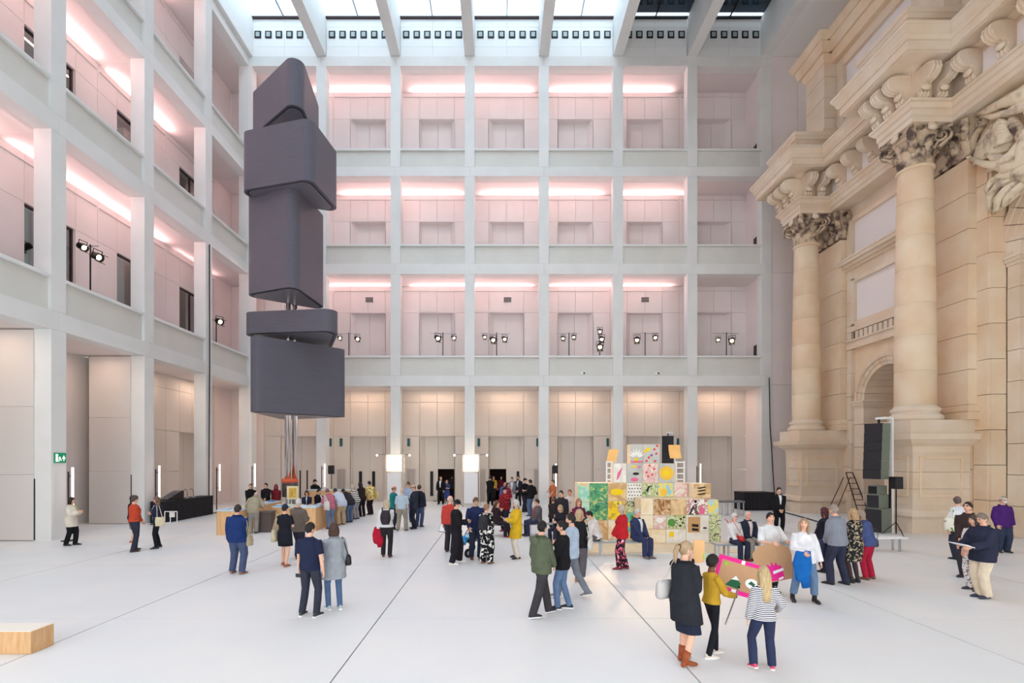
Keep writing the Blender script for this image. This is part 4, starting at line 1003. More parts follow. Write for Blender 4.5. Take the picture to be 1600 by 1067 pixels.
YG = 32.95; zbar = pt(0, 521, YG).z
for lb, px, half, heads in (('stage lights on a T bar beside the dark tower', 545, (.7, .75), ((-.6, -.3, .75, 0), (.55, -.35, .9, 900))),
    ('stage lights on a T bar, second gallery bay right of the tower', 692, (.85, .85), ((-.35, -.3, 1.1, 1100), (.7, -.28, .8, 0))),
    ('three stage lights on a T bar above the middle truss tower', 776, (1.0, .9), ((-.8, -.22, .75, 0), (-.25, -.4, 1.1, 1100), (.5, -.35, .95, 0))),
    ('two stage lights on a T bar right of the middle pillar', 889, (.85, .7), ((-.4, -.3, .8, 900), (.3, -.22, .8, 0))),
    ('stage lights on a T bar above the painted pile', 1008, (.8, .85), ((-.55, -.4, 1.1, 1100), (.65, -.25, .95, 0))),
    ('stage lights on a T bar in the last bay by the portal', 1135, (.85, .8), ((-.55, -.4, .8, 900), (.35, -.45, 1.1, 0)))):
    stage_stand(lb, (px-HX)*YG/FPX, YG, zbar, half, heads, GF)
stage_stand('upright cluster of three stage lights behind the parapet', (937-HX)*YG/FPX, YG, zbar, None, ((0, .15, .9, 0), (.12, -.35, 1.0, 0), (0, -.85, 1.2, 1200)), GF)
stage_stand('stage lights on a stand in the second left gallery bay', -16.9, 20.9, 11.7, (.35, .35), ((-.3, -.05, .9, 0), (.3, -.45, 1.0, 500)), GF)
stage_stand('stage light on a stand in the left gallery bay by the tower', -16.9, 30.2, 11.2, (.3, .3), ((.2, -.1, 1.1, 500),), GF)
# ================================================================== PEOPLE
def cloth(c, bump=.35):
    g = .3*c[0]+.59*c[1]+.11*c[2]; d = tuple(int(round((x+(g-x)*.10)*(.91 if g > 150 else .96 if g > 75 else .82))) for x in c)
    return mat('cloth_%d_%d_%d' % c, d, .9, var=.12, scale=7, bump=bump, bscale=14, coords='obj', spec=.15)
def skin(c): return mat('skin_%d_%d_%d' % c, c, .55, var=.05, scale=9, coords='obj', spec=.3)
def hairm(c):
    g = .3*c[0]+.59*c[1]+.11*c[2]
    return mat('hair_%d_%d_%d' % c, tuple(int((x+(g-x)*.25)*.9) for x in c), .6, var=.3, scale=14, stretch=(5, 5, .7), bump=.5, bscale=30, coords='obj', spec=.3)
def pattern(name, c1, c2, kind, scale, thr=.5, c3=None):
    if name in _M: return _M[name]
    m = mat(name, c1, .85, spec=.15); nt = m.node_tree; N = nt.nodes; L = nt.links
    tc = N.new('ShaderNodeTexCoord')
    if kind == 'stripe':
        t = N.new('ShaderNodeTexWave'); t.bands_direction = 'Z'; t.inputs['Scale'].default_value = scale; t.inputs['Distortion'].default_value = .6; out = t.outputs['Fac']
    elif kind == 'vstripe':
        t = N.new('ShaderNodeTexWave'); t.bands_direction = 'X'; t.inputs['Scale'].default_value = scale; out = t.outputs['Fac']
    elif kind == 'check':
        t = N.new('ShaderNodeTexChecker'); t.inputs['Scale'].default_value = scale; out = t.outputs['Fac']
    else:
        t = N.new('ShaderNodeTexNoise'); t.inputs['Scale'].default_value = scale; t.inputs['Detail'].default_value = 1.5; t.inputs['Distortion'].default_value = .8; out = t.outputs['Fac']
    L.new(tc.outputs['Object'], t.inputs['Vector'])
    r = N.new('ShaderNodeValToRGB'); r.color_ramp.interpolation = 'CONSTANT'
    r.color_ramp.elements[0].color = (*lin(c1), 1); r.color_ramp.elements[1].position = thr; r.color_ramp.elements[1].color = (*lin(c2), 1)
    if c3: e = r.color_ramp.elements.new(min(.98, thr+.12)); e.color = (*lin(c3), 1)
    L.new(out, r.inputs['Fac']); L.new(r.outputs['Color'], N['Principled BSDF'].inputs['Base Color'])
    return m
import mathutils.noise
def hash_(n): return sum(ord(c)*(i+1) for i, c in enumerate(n)) % 97
REMESH = []; EXTRA = {}
def ik(a, b, l1, l2, pole):
    a, b = Vector(a), Vector(b); d = b-a; D = d.length
    if D > (l1+l2)*.998: b = a+d*((l1+l2)*.998/D); d = b-a; D = d.length
    x = (l1*l1-l2*l2+D*D)/(2*D); h = math.sqrt(max(0, l1*l1-x*x)); u = d/D
    p = Vector(pole); p = p-u*p.dot(u); p.normalize()
    return a+u*x+p*h, b
def head_fn(hk):
    def fn(d, p):
        x, y, z = p; t = z/(.115)
        if t < 0:
            x *= 1-.30*(-t)**1.3
            if y > 0: y *= 1-.10*(-t)
            else: y *= 1-.42*(-t)**1.1
        if y > 0 and abs(x) < .03 and -.75 < t < .15:     # nose
            y += .02*(1-abs(x)/.03)*max(0, 1-abs(t+.22)/.42)
        if y > 0 and .02 < t < .32 and .012 < abs(x) < .055: y -= .007      # eye sockets
        if y > 0 and .3 < t < .5: y += .003
        if y > .05 and -.75 < t < -.5: y += .006
        return Vector((x, y, z))*hk
    return fn
def hair_cap(mb, style, hk):
    vol = {'short': 1.08, 'fringe': 1.05, 'bob': 1.16, 'long': 1.12, 'pony': 1.07, 'bun': 1.07, 'curly': 1.13, 'buzz': 1.04}.get(style, 1.08)
    low = {'bob': -.085, 'long': -.10, 'curly': -.07, 'fringe': -.06}.get(style, -.065)
    def fn(d, p):
        n = math.hypot(d.x, d.y) or 1e-6; t = (1-d.y/n)/2
        zl = .062+(low-.062)*min(1, t*1.25)**.8
        f = p.z-zl
        if style == 'fringe' and p.z > .055-.02*t: f = -1
        w_ = .01*math.sin(9*math.atan2(d.y, d.x)+20*d.z)
        q = vol+w_ if f > 0 else .90
        if style == 'short' and d.z > .6 and d.y > -.2: q += .03
        v = Vector((p.x*q, p.y*q-.004, p.z*q))
        if p.z < 0 and t > .5 and f > 0: v.y *= .9
        return v*hk
    mb.ball((0, 0, 0), (.078, .098, .117), 22, 16, fn)
def hand_mb(mb, W, d, t, n, s, grip=.5):
    d, t = d.normalized(), (t-d*t.dot(d)).normalized(); n = (n-d*n.dot(d)-t*n.dot(t)).normalized()
    def P(x, y, z): return Vector(W)+(t*x+n*y+d*z)*s
    rings = []
    for z, hx, hy in ((-.02,.026,.022),(.0,.027,.02),(.04,.040,.017),(.075,.042,.015),(.092,.036,.011)):
        rings.append([P(hx*math.cos(2*PI*i/8), hy*math.sin(2*PI*i/8), z) for i in range(8)])
    mb.loft(rings)
    for i, L_ in enumerate((.07, .079, .073, .056)):
        x = .030-.02*i; a = .15+.1*i*grip; p = Vector((x, 0, .085-.004*abs(i-1.2))); pts = [p.copy()-Vector((0,0,.012)), p.copy()]
        for q in (.45, .32, .25):
            p = p+Vector((.004*(1.2-i)*.5, math.sin(a), math.cos(a)))*L_*q; a += .75*grip+.1; pts.append(p.copy())
        mb.tube([P(*v) for v in pts], [.0085*s, .0098*s, .0088*s, .0078*s, .0055*s], 6)
    th = [(.026, .0, .015), (.045, .008, .035), (.056, .018, .058), (.054, .03+.012*grip, .08)]
    mb.tube([P(*v) for v in th], [.013*s, .0125*s, .0105*s, .007*s], 6)
ARM = dict(hang=(.255,.05,.79), front=(.05,.24,.90), phone=(.07,.30,1.14), fold=(-.10,.19,1.17), hip=(.27,.02,1.0), pocket=(.215,.08,.86), read=(.13,.36,1.06), reach=(.2,.52,1.04),
           lap=(.09,.34,.70), back=(.02,-.2,.92), chin=(.06,.17,1.45), strap=(.12,.14,1.32), point=(.2,.55,1.3), bagh=(.27,.0,.78), knee=(.12,.42,.66), up=(.12,.4,1.35), desk=(.2,.42,1.0), swing=(.24,.26,.86), swingb=(.25,-.2,.84), hold=(.1,.28,1.2))
PEOPLE = {}
def person(key, label, px, py, h=1.72, face=0, top=None, bot=None, shoes=((40,36,38), .0), hair=('short', (60,44,36)), sk=(226,176,150), arms=('hang', 'hang'), fem=False, lean=0, yaw=0, pitch=0,
           spread=.10, step=0.0, side=0, sit=None, pos=None, near=None, shirt=None, hk=1.0, hat=None, build=1.0, feet=None, legs=None, glasses=False, mask=False, lift=0, extra=None, beard=None, tights=None, hood=False):
    s = h/1.75; B = build
    p0 = at(px, py) if pos is None else Vector((pos[0], pos[1], 0))
    t = root('person', label, 'person', tuple(p0), rz=-math.radians(face), local=True)
    dist = p0.length; vox = (.0105 if dist < 10.5 else .015 if dist < 15 else .021 if dist < 21 else .027)*(near or 1)
    pz = .93 if not sit else sit/s+.11
    th = math.radians(lean); Rl = Matrix.Rotation(-th, 3, 'X')
    pel = Vector((0, 0, pz))
    if lean > 25 and not sit: pel.y -= .12*math.sin(th)
    def T(x, y, z):
        return (pel + Rl @ Vector((x, y, z-.93)))*s
    W = lambda v: Vector(v)*s
    shw = (.162 if fem else .188)*B
    tor = ([(.86,.13,.10,0),(.93,.172,.118,-.01),(1.07,.126,.098,0),(1.2,.142,.112,.012),(1.28,.15,.125,.02),(1.36,.145,.10,0),(1.41,.118,.085,-.01),(1.445,.08,.07,-.012),(1.485,.055,.056,-.012)] if fem else
           [(.86,.14,.10,0),(.93,.165,.115,-.01),(1.07,.15,.112,0),(1.2,.162,.12,.005),(1.3,.174,.125,.005),(1.37,.165,.11,0),(1.42,.135,.09,-.01),(1.455,.09,.075,-.012),(1.495,.06,.06,-.012)])
    tor = [(z, a*B, b*B, c) for z, a, b, c in tor]
    def ring(z, a, b, c, n=16, wr=0, k=0):
        return [T(a*(1+wr*math.sin(5*q+k))*math.copysign(abs(math.cos(q))**.85, math.cos(q)), c+b*(1+wr*math.sin(4*q+2*k))*math.sin(q), z) for q in (2*PI*i/n for i in range(n))]
    # limbs
    sh = [T(-shw, -.01, 1.385), T(shw, -.01, 1.385)]
    el, wr_, hd = [], [], []
    for i, sg in enumerate((-1, 1)):
        a = arms[i]; a = ARM[a] if isinstance(a, str) else a
        dz = (pz-.93)
        tgt = Vector((sg*a[0], a[1], a[2]+dz))
        if lean > 12 and arms[i] in ('hang', 'swing'): tgt = Vector((sg*.25, .06+.45*math.sin(th), .80))
        tgt *= s
        e, wv = ik(sh[i], tgt, .295*s, .255*s, (sg*.55, -.75, -.45))
        el.append(e); wr_.append(wv)
    hipx = .092*B
    if feet is None:
        if sit: feet = ((-.11, .43, 0), (.11, .43, 0))
        else: feet = ((-spread, step/2+side, 0), (spread, -step/2+side, lift))
    hip = [W((-hipx, pel.y, pz-.01)), W((hipx, pel.y, pz-.01))]
    kn, an = [], []
    for i, sg in enumerate((-1, 1)):
        f = feet[i]; k_, a_ = ik(hip[i], W((f[0], f[1]-.02, .085+f[2])), .43*s, .425*s, (sg*.12, 1, 0.25))
        kn.append(k_); an.append(a_)
    # body
    SKM = skin(sk)
    mb = MB(); c = .86
    mb.loft([ring(z, a*c, b*c, y) for z, a, b, y in tor])
    nb, hc = T(0, -.012, 1.46), T(0, .018, 1.625*1.0+(.02 if hk > 1.05 else 0))
    mb.tube([nb, nb+(hc-nb)*.45, hc-Vector((0, .012*s, .03*s))], [.062*s, .053*s, .052*s], 12)
    Hm = Matrix.Translation(hc) @ Matrix.Rotation(-math.radians(face)*0-math.radians(yaw), 4, 'Z') @ Matrix.Rotation(-math.radians(pitch+lean*.35), 4, 'X') @ Matrix.Scale(s, 4)
    k0 = len(mb.v); mb.ball((0, 0, 0), (.076, .096, .116), 28, 20, head_fn(hk))
    for sg in (-1, 1): mb.ball((sg*.074*hk, -.008, -.012), (.013*hk, .022*hk, .033*hk), 8, 6)
    mb.xf(Hm, k0)
    bare_leg = bot and bot[0] in ('skirt', 'shorts')
    for i in range(2):
        mb.tube([sh[i], (sh[i]+el[i])/2, el[i], (el[i]*.55+wr_[i]*.45), wr_[i]], [.047*s, .042*s, .036*s, .037*s, .026*s], 10)
        q = 1.0 if bare_leg else .78
        mb.tube([hip[i], (hip[i]+kn[i])/2, kn[i], kn[i]*.65+an[i]*.35, an[i], an[i]-Vector((0, 0, .05*s))], [.085*s*q, .074*s*q, .052*s*q, .054*s*q, .034*s*q, .034*s*q], 12)
        mb.tube([an[i]-Vector((0, .03, .045))*s, an[i]+Vector((0, .07, -.055))*s], [.03*s, .028*s], 8)
    hands = MB()
    for i, sg in enumerate((-1, 1)):
        d = (wr_[i]-el[i]).normalized(); tp = Vector((-sg*.25, 1-abs(d.y), .15+abs(d.y)*1.0)); n = Vector((-sg, .0, 0.0)) if abs(d.x) < .75 else Vector((0, -1, 0))
        hand_mb(hands, wr_[i], d, tp, n, s*(1.0 if not fem else .92), .7)
    if vox < .011: mb.v, mb.f, mb.m = mb.v, mb.f, mb.m; o0 = len(mb.v); mb.add(hands.v, hands.f); hands = None
    def put(name, b, m, v=vox, sub=None):
        o = b.build(name, m, sub or t, True); REMESH.append((o, v*1.0)); return o
    body = put('body', mb, SKM)
    if hands: EXTRA[body.name] = hands
    # face
    toward = abs((face+yaw-180+180) % 360-180) < 112
    if toward and dist < 26:
        fb = MB()
        for sg in (-1, 1): fb.ball((sg*.031*hk, .083*hk, .016), (.0125, .008, .0075), 8, 6)
        fb.xf(Hm); fb.build('eyes', mat('eye_dark', (46, 36, 34), .3), t, True)
        fb = MB().ball((0, .083*hk, -.062*hk), (.022, .012, .0075), 8, 6); fb.xf(Hm); fb.build('mouth', mat('lips_%d' % sk[0], (int(sk[0]*.82), int(sk[1]*.58), int(sk[2]*.6)), .5), t, True)
        fb = MB()
        for sg in (-1, 1): fb.tube([(sg*.016*hk, .091*hk, .034), (sg*.032*hk, .091*hk, .04), (sg*.05*hk, .078*hk, .035)], .0045, 5)
        fb.xf(Hm); fb.build('eyebrows', hairm(tuple(int(x*.7) for x in hair[1])), t, True)
    if glasses:
        fb = MB()
        for sg in (-1, 1):
            fb.tube([(sg*.034*hk+.022*math.cos(q*PI/5), .104*hk, .014+.018*math.sin(q*PI/5)) for q in range(11)], .003, 5, cap=False)
            fb.tube([(sg*.056*hk, .1*hk, .018), (sg*.08*hk, .0, .018)], .003, 5)
            if glasses == 'sun': fb.ball((sg*.034*hk, .102*hk, .014), (.021, .004, .017), 8, 6)
        fb.xf(Hm); fb.build('glasses', BLACK, t)
    if mask:
        fb = MB().ball((0, .078*hk, -.05*hk), (.055, .038, .042), 12, 8); fb.xf(Hm); fb.build('face_mask', cloth((236, 236, 238), .1), t, True)
    if beard:
        fb = MB().ball((0, .055*hk, -.078*hk), (.056, .046, .042), 12, 8); fb.xf(Hm); fb.build('beard', hairm(beard), t, True)
    # hair
    st, hcol = hair; HM = hairm(hcol)
    if st != 'bald':
        hb = MB(); hair_cap(hb, st, hk)
        if st in ('bob', 'long'):
            zb_ = -.17 if st == 'bob' else -.40
            rows = []
            for k in range(8):
                u = k/7; z = .03+(zb_-.03)*u; w_ = (.083+.012*math.sin(u*PI))*(1-(.35 if st == 'long' else .1)*u*u); dp = .05*(1-.35*u)
                cy = -.045-(.085 if st == 'long' else .02)*u+(.01 if k == 7 else 0)
                rows.append([(w_*math.cos(q)*hk*(1+.05*math.sin(7*q+k)), (cy+dp*math.sin(q)*(1 if math.sin(q) < 0 else .35))*hk, z*hk) for q in (2*PI*i/18 for i in range(18))])
            hb.loft(rows)
            for sg in (-1, 1):
                hb.tube([(sg*.07*hk, .035, .05), (sg*.084*hk, .02, -.04), (sg*.08*hk, .0, -.12), (sg*.075*hk, -.01, zb_*.85)], [.02, .026, .026, .012], 8, wr=.1)
        if st == 'pony':
            hb.tube([(0, -.09*hk, .03), (0, -.14*hk, .02), (0, -.165*hk, -.05), (0, -.15*hk, -.15), (0, -.13*hk, -.22)], [.022, .034, .038, .03, .008], 9, wr=.1)
        if st == 'bun': hb.ball((0, -.105*hk, .05*hk), (.045, .04, .04), 12, 8)
        hb.xf(Hm); hb.build('hair', HM, t, True)
        if st == 'pony':
            fb = MB().tube([(0, -.112*hk, .03), (0, -.124*hk, .026)], .032, 10); fb.xf(Hm); fb.build('hair_tie', cloth((120, 50, 50)), t)
    if hat:
        kind, hcl = hat; hm = cloth(hcl, .1); hb = MB()
        def hf(d, p): return p if p.z > .03 else Vector((p.x*.9, p.y*.9, .028))
        hb.ball((0, -.004, 0), (.088*hk, .108*hk, .128*hk), 18, 12, hf); hb.xf(Hm); ho = hb.build('cap', hm, t, True)
        bb = MB()
        if kind == 'cap': bb.loft([[(x*hk, y*hk, z) for x, y, z in r] for r in ([(-.07,.07,.04),(.07,.07,.04),(.07,.07,.05),(-.07,.07,.05)], [(-.065,.13,.03),(.065,.13,.03),(.065,.13,.038),(-.065,.13,.038)], [(-.04,.175,.02),(.04,.175,.02),(.04,.175,.027),(-.04,.175,.027)])])
        else: bb.lathe([(.085*hk, .03), (.14*hk, .015), (.142*hk, .022), (.085*hk, .045)], n=20)
        bb.xf(Hm); bb.build('brim', hm, ho)
    if tights:
        for i in range(2):
            put('tights', MB().tube([hip[i], (hip[i]+kn[i])/2, kn[i], kn[i]*.65+an[i]*.35, an[i], an[i]-Vector((0, 0, .05*s))], [.088*s, .077*s, .056*s, .058*s, .038*s, .037*s], 12), cloth(tights, .1))
    # trousers / skirt
    if bot:
        kind, bm_, lo = bot[:3]
        bb = MB(); ex = .014+lo
        pr = [(z, a+ex*.9, b+ex*.9, y) for z, a, b, y in tor if z < 1.1]
        if kind in ('trousers', 'cropped', 'shorts'):
            bb.loft([ring(z, a, b, y) for z, a, b, y in [(.835, .13*B, .095*B, 0)]+pr[:2]+[(1.03, pr[1][1]*.93, pr[1][2]*.96, 0)]])
            for i in range(2):
                f = {'trousers': 1.0, 'cropped': .8, 'shorts': .0}[kind]
                hem = an[i]-Vector((0, 0, .035*s)) if f == 1 else kn[i]*(1-f)+an[i]*f
                pts = [hip[i]+Vector((0, 0, .02*s)), (hip[i]+kn[i])/2, kn[i]] + ([kn[i]*.6+hem*.4, hem] if f else [])
                if not f: pts[-1] = hip[i]*.25+kn[i]*.75
                rd = [(.088*B+ex)*s, (.074*B+ex)*s, (.054*B+ex)*s] + ([(.051+ex*1.05)*s, (.042+ex*1.15)*s] if f else [])
                bb.tube(pts, rd, 12, wr=.035, seed=i+len(label))
        else:
            hem = bot[3]; fl = bot[4] if len(bot) > 4 else .04
            hz = [1.05, .93, .80, (.80+hem)/2, hem]
            rr = []
            cx = (kn[0]+kn[1])/2/s
            for k, z in enumerate(hz[::-1]):
                u = min(1, max(0, (.93-z)/.5)); base = (tor[1][1]+ex, tor[1][2]+ex) if z <= .93 else (tor[2][1]+ex+.01, tor[2][2]+ex)
                dz = pz-.93
                if sit: rr.append(ring(z, base[0], base[1], 0)); continue
                rr.append([W((base[0]*(1+fl*u*2.2)*math.cos(q)*(1+.05*u*math.sin(6*q)), pel.y+cx.y*u+base[1]*(1+fl*u*3)*math.sin(q)*(1+.05*u*math.sin(5*q)), z)) for q in (2*PI*i/18 for i in range(18))])
            if sit:
                bb.loft([ring(z, a, b, y) for z, a, b, y in [(.85, .15*B, .11*B, 0)]+pr])
                for i in range(2): bb.tube([hip[i], (hip[i]+kn[i])/2, kn[i]*.9+hip[i]*.1], [.11*s, .1*s, .085*s], 12)
            else: bb.loft(rr)
        put('trousers' if kind in ('trousers', 'cropped') else kind, bb, bm_)
    # top
    if top:
        tm, hem, slv, lo = top[:4]; fl = top[4] if len(top) > 4 else .0
        tb = MB(); ex = .02+lo
        hemr = []
        if hem < .92 and not sit:
            cx = (kn[0]+kn[1])/2/s
            for k in range(4):
                z = hem+(.92-hem)*k/4; u = (.92-z)/.5
                hemr.append([W((((tor[1][1]+ex)*(1+fl*u)+.005)*math.cos(q)*(1+.04*u*math.sin(6*q+1)), pel.y*(1-u)+cx.y*u*.8+(tor[1][2]+ex)*(1+fl*u*1.2)*math.sin(q)*(1+.05*u*math.sin(5*q)), z)) for q in (2*PI*i/16 for i in range(16))])
        prof = [(z, a+ex, b+ex, y) for z, a, b, y in tor if z > max(hem-.02, .92 if hem < .92 and not sit else 0) and z < 1.44]
        if hem >= .92 or sit: prof = [(max(hem, .88), tor[1][1]+ex, tor[1][2]+ex, tor[1][3])]+[p for p in prof if p[0] > max(hem, .88)+.03]
        tb.loft(hemr+[ring(*p, wr=.018, k=i) for i, p in enumerate(prof)]+[ring(1.452 if fem else 1.462, .078*B+ex*.5, .07*B+ex*.4, -.012), ring(1.472 if fem else 1.485, .066, .062, -.008)])
        for i in range(2):
            if slv <= 0: tb.tube([sh[i]*.7+T(0, 0, 1.4)*.3, sh[i], sh[i]*.9+el[i]*.1], [.07*s, .062*s, .05*s], 10); continue
            if slv >= 1: pts = [sh[i], (sh[i]+el[i])/2, el[i], el[i]*.5+wr_[i]*.5, wr_[i]-(wr_[i]-el[i]).normalized()*.005]; rd = [.05, .053, .048, .043, .036]
            else: e2 = sh[i]*(1-slv*1.5)+el[i]*slv*1.5 if slv < .6 else el[i]; pts = [sh[i], (sh[i]+e2)/2, e2]; rd = [.058, .057, .056]
            a0 = T((-1, 1)[i]*shw*.55, -.01, 1.375)
            tb.tube([a0]+pts, [(.05+lo*.4)*s]+[(r+.006+lo*.75)*s for r in rd], 12, wr=.04, seed=i+len(label))
        put('top' if hem > .75 else 'coat', tb, tm)
        if lo >= .03 or hood:
            cb_ = MB(); zc = 1.462 if fem else 1.474; k_ = ex*.5
            cb_.tube([T(math.sin(q)*(.062+k_), -.012+math.cos(q)*-(.058+k_), zc-.035*max(0, -math.cos(q))+.008) for q in (-2.5+5.0*i/14 for i in range(15))], [(.012*s, .026*s)]*15, 8, ref=(0, 0, 1)); cb_.build('collar', tm, t, True)
        if hood: MB().loft([[T(r*math.cos(q), -.105+r*.5*math.sin(q)-.02*k, z) for q in (2*PI*i/14 for i in range(14))] for k, (z, r) in enumerate(((1.27,.03),(1.3,.10),(1.36,.135),(1.42,.13),(1.46,.10),(1.475,.06)))]).build('hood', tm, t, True)
        if shirt:       # the shirt showing between open lapels
            sbm = MB(); sc, wd, zlo = shirt[:3]; rows = []
            for k in range(8):
                z = zlo+(1.455-zlo)*k/7; w_ = wd*(.35+.65*k/7)
                j = [p for p in tor if p[0] >= z-.001]; j1 = j[0] if j else tor[-1]; i0 = max(0, tor.index(j1)-1); j0 = tor[i0]
                f = 0 if j1[0] == j0[0] else (z-j0[0])/(j1[0]-j0[0]); a = j0[1]+(j1[1]-j0[1])*f+ex; b = j0[2]+(j1[2]-j0[2])*f+ex; c_ = j0[3]+(j1[3]-j0[3])*f
                row = []
                for x in (-1, -.5, 0, .5, 1):
                    xx = x*w_; row.append(T(xx, c_+b*math.sqrt(max(.05, 1-(xx/a)**2))+.006, z))
                rows.append(row+[p-(Rl @ Vector((0, .03, 0)))*s for p in row[::-1]])
            sbm.loft(rows); sbm.build('shirt', cloth(sc, .1), t, True)
            if len(shirt) > 3:
                tb2 = MB(); tb2.tube([T(0, .098+ex, 1.43), T(0, .14+ex, 1.3), T(0, .135+ex, 1.1)], [(.014*s, .008*s), (.022*s, .006*s), (.03*s, .006*s)], 6, ref=(1, 0, 0)); tb2.build('tie', cloth(shirt[3], .1), t)
    # shoes
    if shoes:
        sc, hgt = shoes[:2]; heel = shoes[2] if len(shoes) > 2 else 0; sole = shoes[3] if len(shoes) > 3 else None
        for i, sg in enumerate((-1, 1)):
            f = feet[i]; sb = MB(); base = an[i]-Vector((0, 0, .085*s)); ptc = -1.1*f[2]/.15*.55 if f[2] > 0 else 0
            M_ = Matrix.Translation(an[i]) @ Matrix.Rotation(sg*-.14, 4, 'Z') @ Matrix.Rotation(ptc, 4, 'X') @ Matrix.Translation(-an[i])
            rr = []
            for y, hw_, z0, z1 in ((-.082,.022,.012,.06),(-.06,.034,0.0,.088),(-.01,.037,0,.092),(.05,.042,0,.08),(.105,.048,0,.06),(.15,.042,0,.045),(.182,.022,.006,.03)):
                z0 += heel*max(0, min(1, (.08-y)/.12))*(1 if y > -.05 else .0); ring_ = []
                for q in range(10):
                    a = 2*PI*q/10; cz = (z0+z1)/2; ring_.append(base+Vector((hw_*math.cos(a), y+.01, cz+(z1-z0)/2*math.copysign(abs(math.sin(a))**.6, math.sin(a))))*s)
                rr.append(ring_)
            sb.loft(rr)
            if hgt: sb.tube([an[i]-Vector((0, .005, .05))*s, an[i]+Vector((0, 0, hgt*.5))*s, an[i]+(kn[i]-an[i]).normalized()*hgt*s], [.046*s, .045*s, .05*s], 12)
            sb.xf(M_); so = sb.build('boot' if hgt else 'shoe', mat('shoe_%d_%d_%d' % sc, sc, .55, var=.1, scale=12, coords='obj'), t, True)
            if sole:
                s2 = MB(); s2.loft([[base+Vector((x, y, z))*s for x, y, z in r] for r in ([(-.03,-.08,0),(.03,-.08,0),(.03,-.08,.022),(-.03,-.08,.022)], [(-.042,.05,0),(.042,.05,0),(.042,.05,.022),(-.042,.05,.022)], [(-.05,.11,0),(.05,.11,0),(.05,.11,.02),(-.05,.11,.02)], [(-.026,.195,0.004),(.026,.195,.004),(.026,.195,.02),(-.026,.195,.02)])])
                s2.xf(M_); s2.build('sole', mat('sole_%d_%d_%d' % sole, sole, .6), so)
    Mw = Matrix.Translation(p0) @ Matrix.Rotation(-math.radians(face), 4, 'Z')
    PEOPLE[key] = dict(M=Mw, s=s, hands=[Mw @ v for v in wr_], T=lambda x, y, z: Mw @ T(x, y, z), sh=[Mw @ v for v in sh], face=face)
    return t
def finish_people():
    for o, v in REMESH:
        m = o.modifiers.new('remesh', 'REMESH'); m.mode = 'VOXEL'; m.voxel_size = v; m.use_smooth_shade = True
    dg = bpy.context.evaluated_depsgraph_get()
    new = [(o, bpy.data.meshes.new_from_object(o.evaluated_get(dg))) for o, v in REMESH]
    for o, me in new:
        mt = o.data.materials[0]; o.modifiers.clear(); o.data = me
        if not me.materials: me.materials.append(mt)
        if o.name in EXTRA:
            e = EXTRA[o.name].mesh('hands', mt, True)
            bm = bmesh.new(); bm.from_mesh(me); bm.from_mesh(e); bm.to_mesh(me); bm.free()
        base = o.name.split('.')[0]
        if base in ('top', 'coat', 'trousers', 'skirt') and v < .022:
            nz = mathutils.noise.noise; A = .011 if base in ('top', 'coat') else .008; sd = hash_(o.parent.name)
            for vt in me.vertices:
                p, n = vt.co, vt.normal
                d = nz(Vector((p.x*9+sd, p.y*9, p.z*(4.5 if base != 'trousers' else 11))))*A + nz(Vector((p.x*22, p.y*22+sd, p.z*15)))*A*.45
                vt.co = p+n*d
        me.polygons.foreach_set('use_smooth', [True]*len(me.polygons))
# ---- bags and things people carry
def tote(key, label, col, side=1, z=.78, y=-.05, w_=.3, h=.34, x=.27, shoulder=True, m=None):
    P = PEOPLE[key]; M = P['M'] @ Matrix.Scale(P['s'], 4); c = m or cloth(col)
    t = root('tote_bag', label, 'bag', tuple(M @ Vector((side*x, y, z))))
    mb = MB(); rows = []
    for k in range(7):
        u = k/6; b = .055*math.sin(PI*min(1, .25+u*.6)); zz = z-h/2+h*u
        rows.append([M @ Vector((side*x+b*sx, y+w_/2*sy*(1-.04*math.sin(u*PI*3)), zz)) for sx, sy in ((-.6,-1),(.6,-1),(1,-.5),(1.1,0),(1,.5),(.6,1),(-.6,1),(-1,.5),(-1.1,0),(-1,-.5))])
    mb.loft(rows).build('bag_body', c, t, True)
    top = M.inverted() @ P['sh'][0 if side < 0 else 1] + Vector((0, 0, .065)) if shoulder else Vector((side*(x-.01), y, z+h/2+.1))
    for dx in (-.012, .03):
        MB().tube([M @ Vector((side*x+dx*side, y-w_*.28, z+h/2-.02)), M @ (top+Vector((side*.02+dx*side, -.03, 0))), M @ (top+Vector((side*.0+dx*side, .03, 0))), M @ Vector((side*x+dx*side, y+w_*.28, z+h/2-.02))], [.011*P['s']]*4, 6).build('strap', c, t)
    return t
def backpack(key, label, col, strap=(30, 30, 34)):
    P = PEOPLE[key]; T = P['T']; c = cloth(col)
    t = root('backpack', label, 'bag', tuple(T(0, -.22, 1.05)))
    rows = []
    for k in range(8):
        u = k/7; r = .5+.5*math.sin(PI*(.12+.8*u)); z = 1.0+.42*u
        rows.append([T(.15*r*sx, -.135-.15*r*sy, z) for sx, sy in ((-1,0),(-1,.5),(-.7,.95),(0,1.05),(.7,.95),(1,.5),(1,0))])
    MB().loft(rows).build('bag_body', c, t, True)
    MB().loft([[T(x*.1, -.28-.045*y, z) for x, y in ((-1,0),(-.9,.8),(0,1),(.9,.8),(1,0))] for z in (1.04, 1.1, 1.18, 1.2)]).build('front_pocket', c, t)
    for sg in (-1, 1):
        MB().tube([T(sg*.1, -.15, 1.36), T(sg*.115, -.06, 1.475), T(sg*.12, .08, 1.44), T(sg*.14, .14, 1.28), T(sg*.17, .02, 1.08)], [.018*P['s']]*5, 6).build('strap', cloth(strap), t)
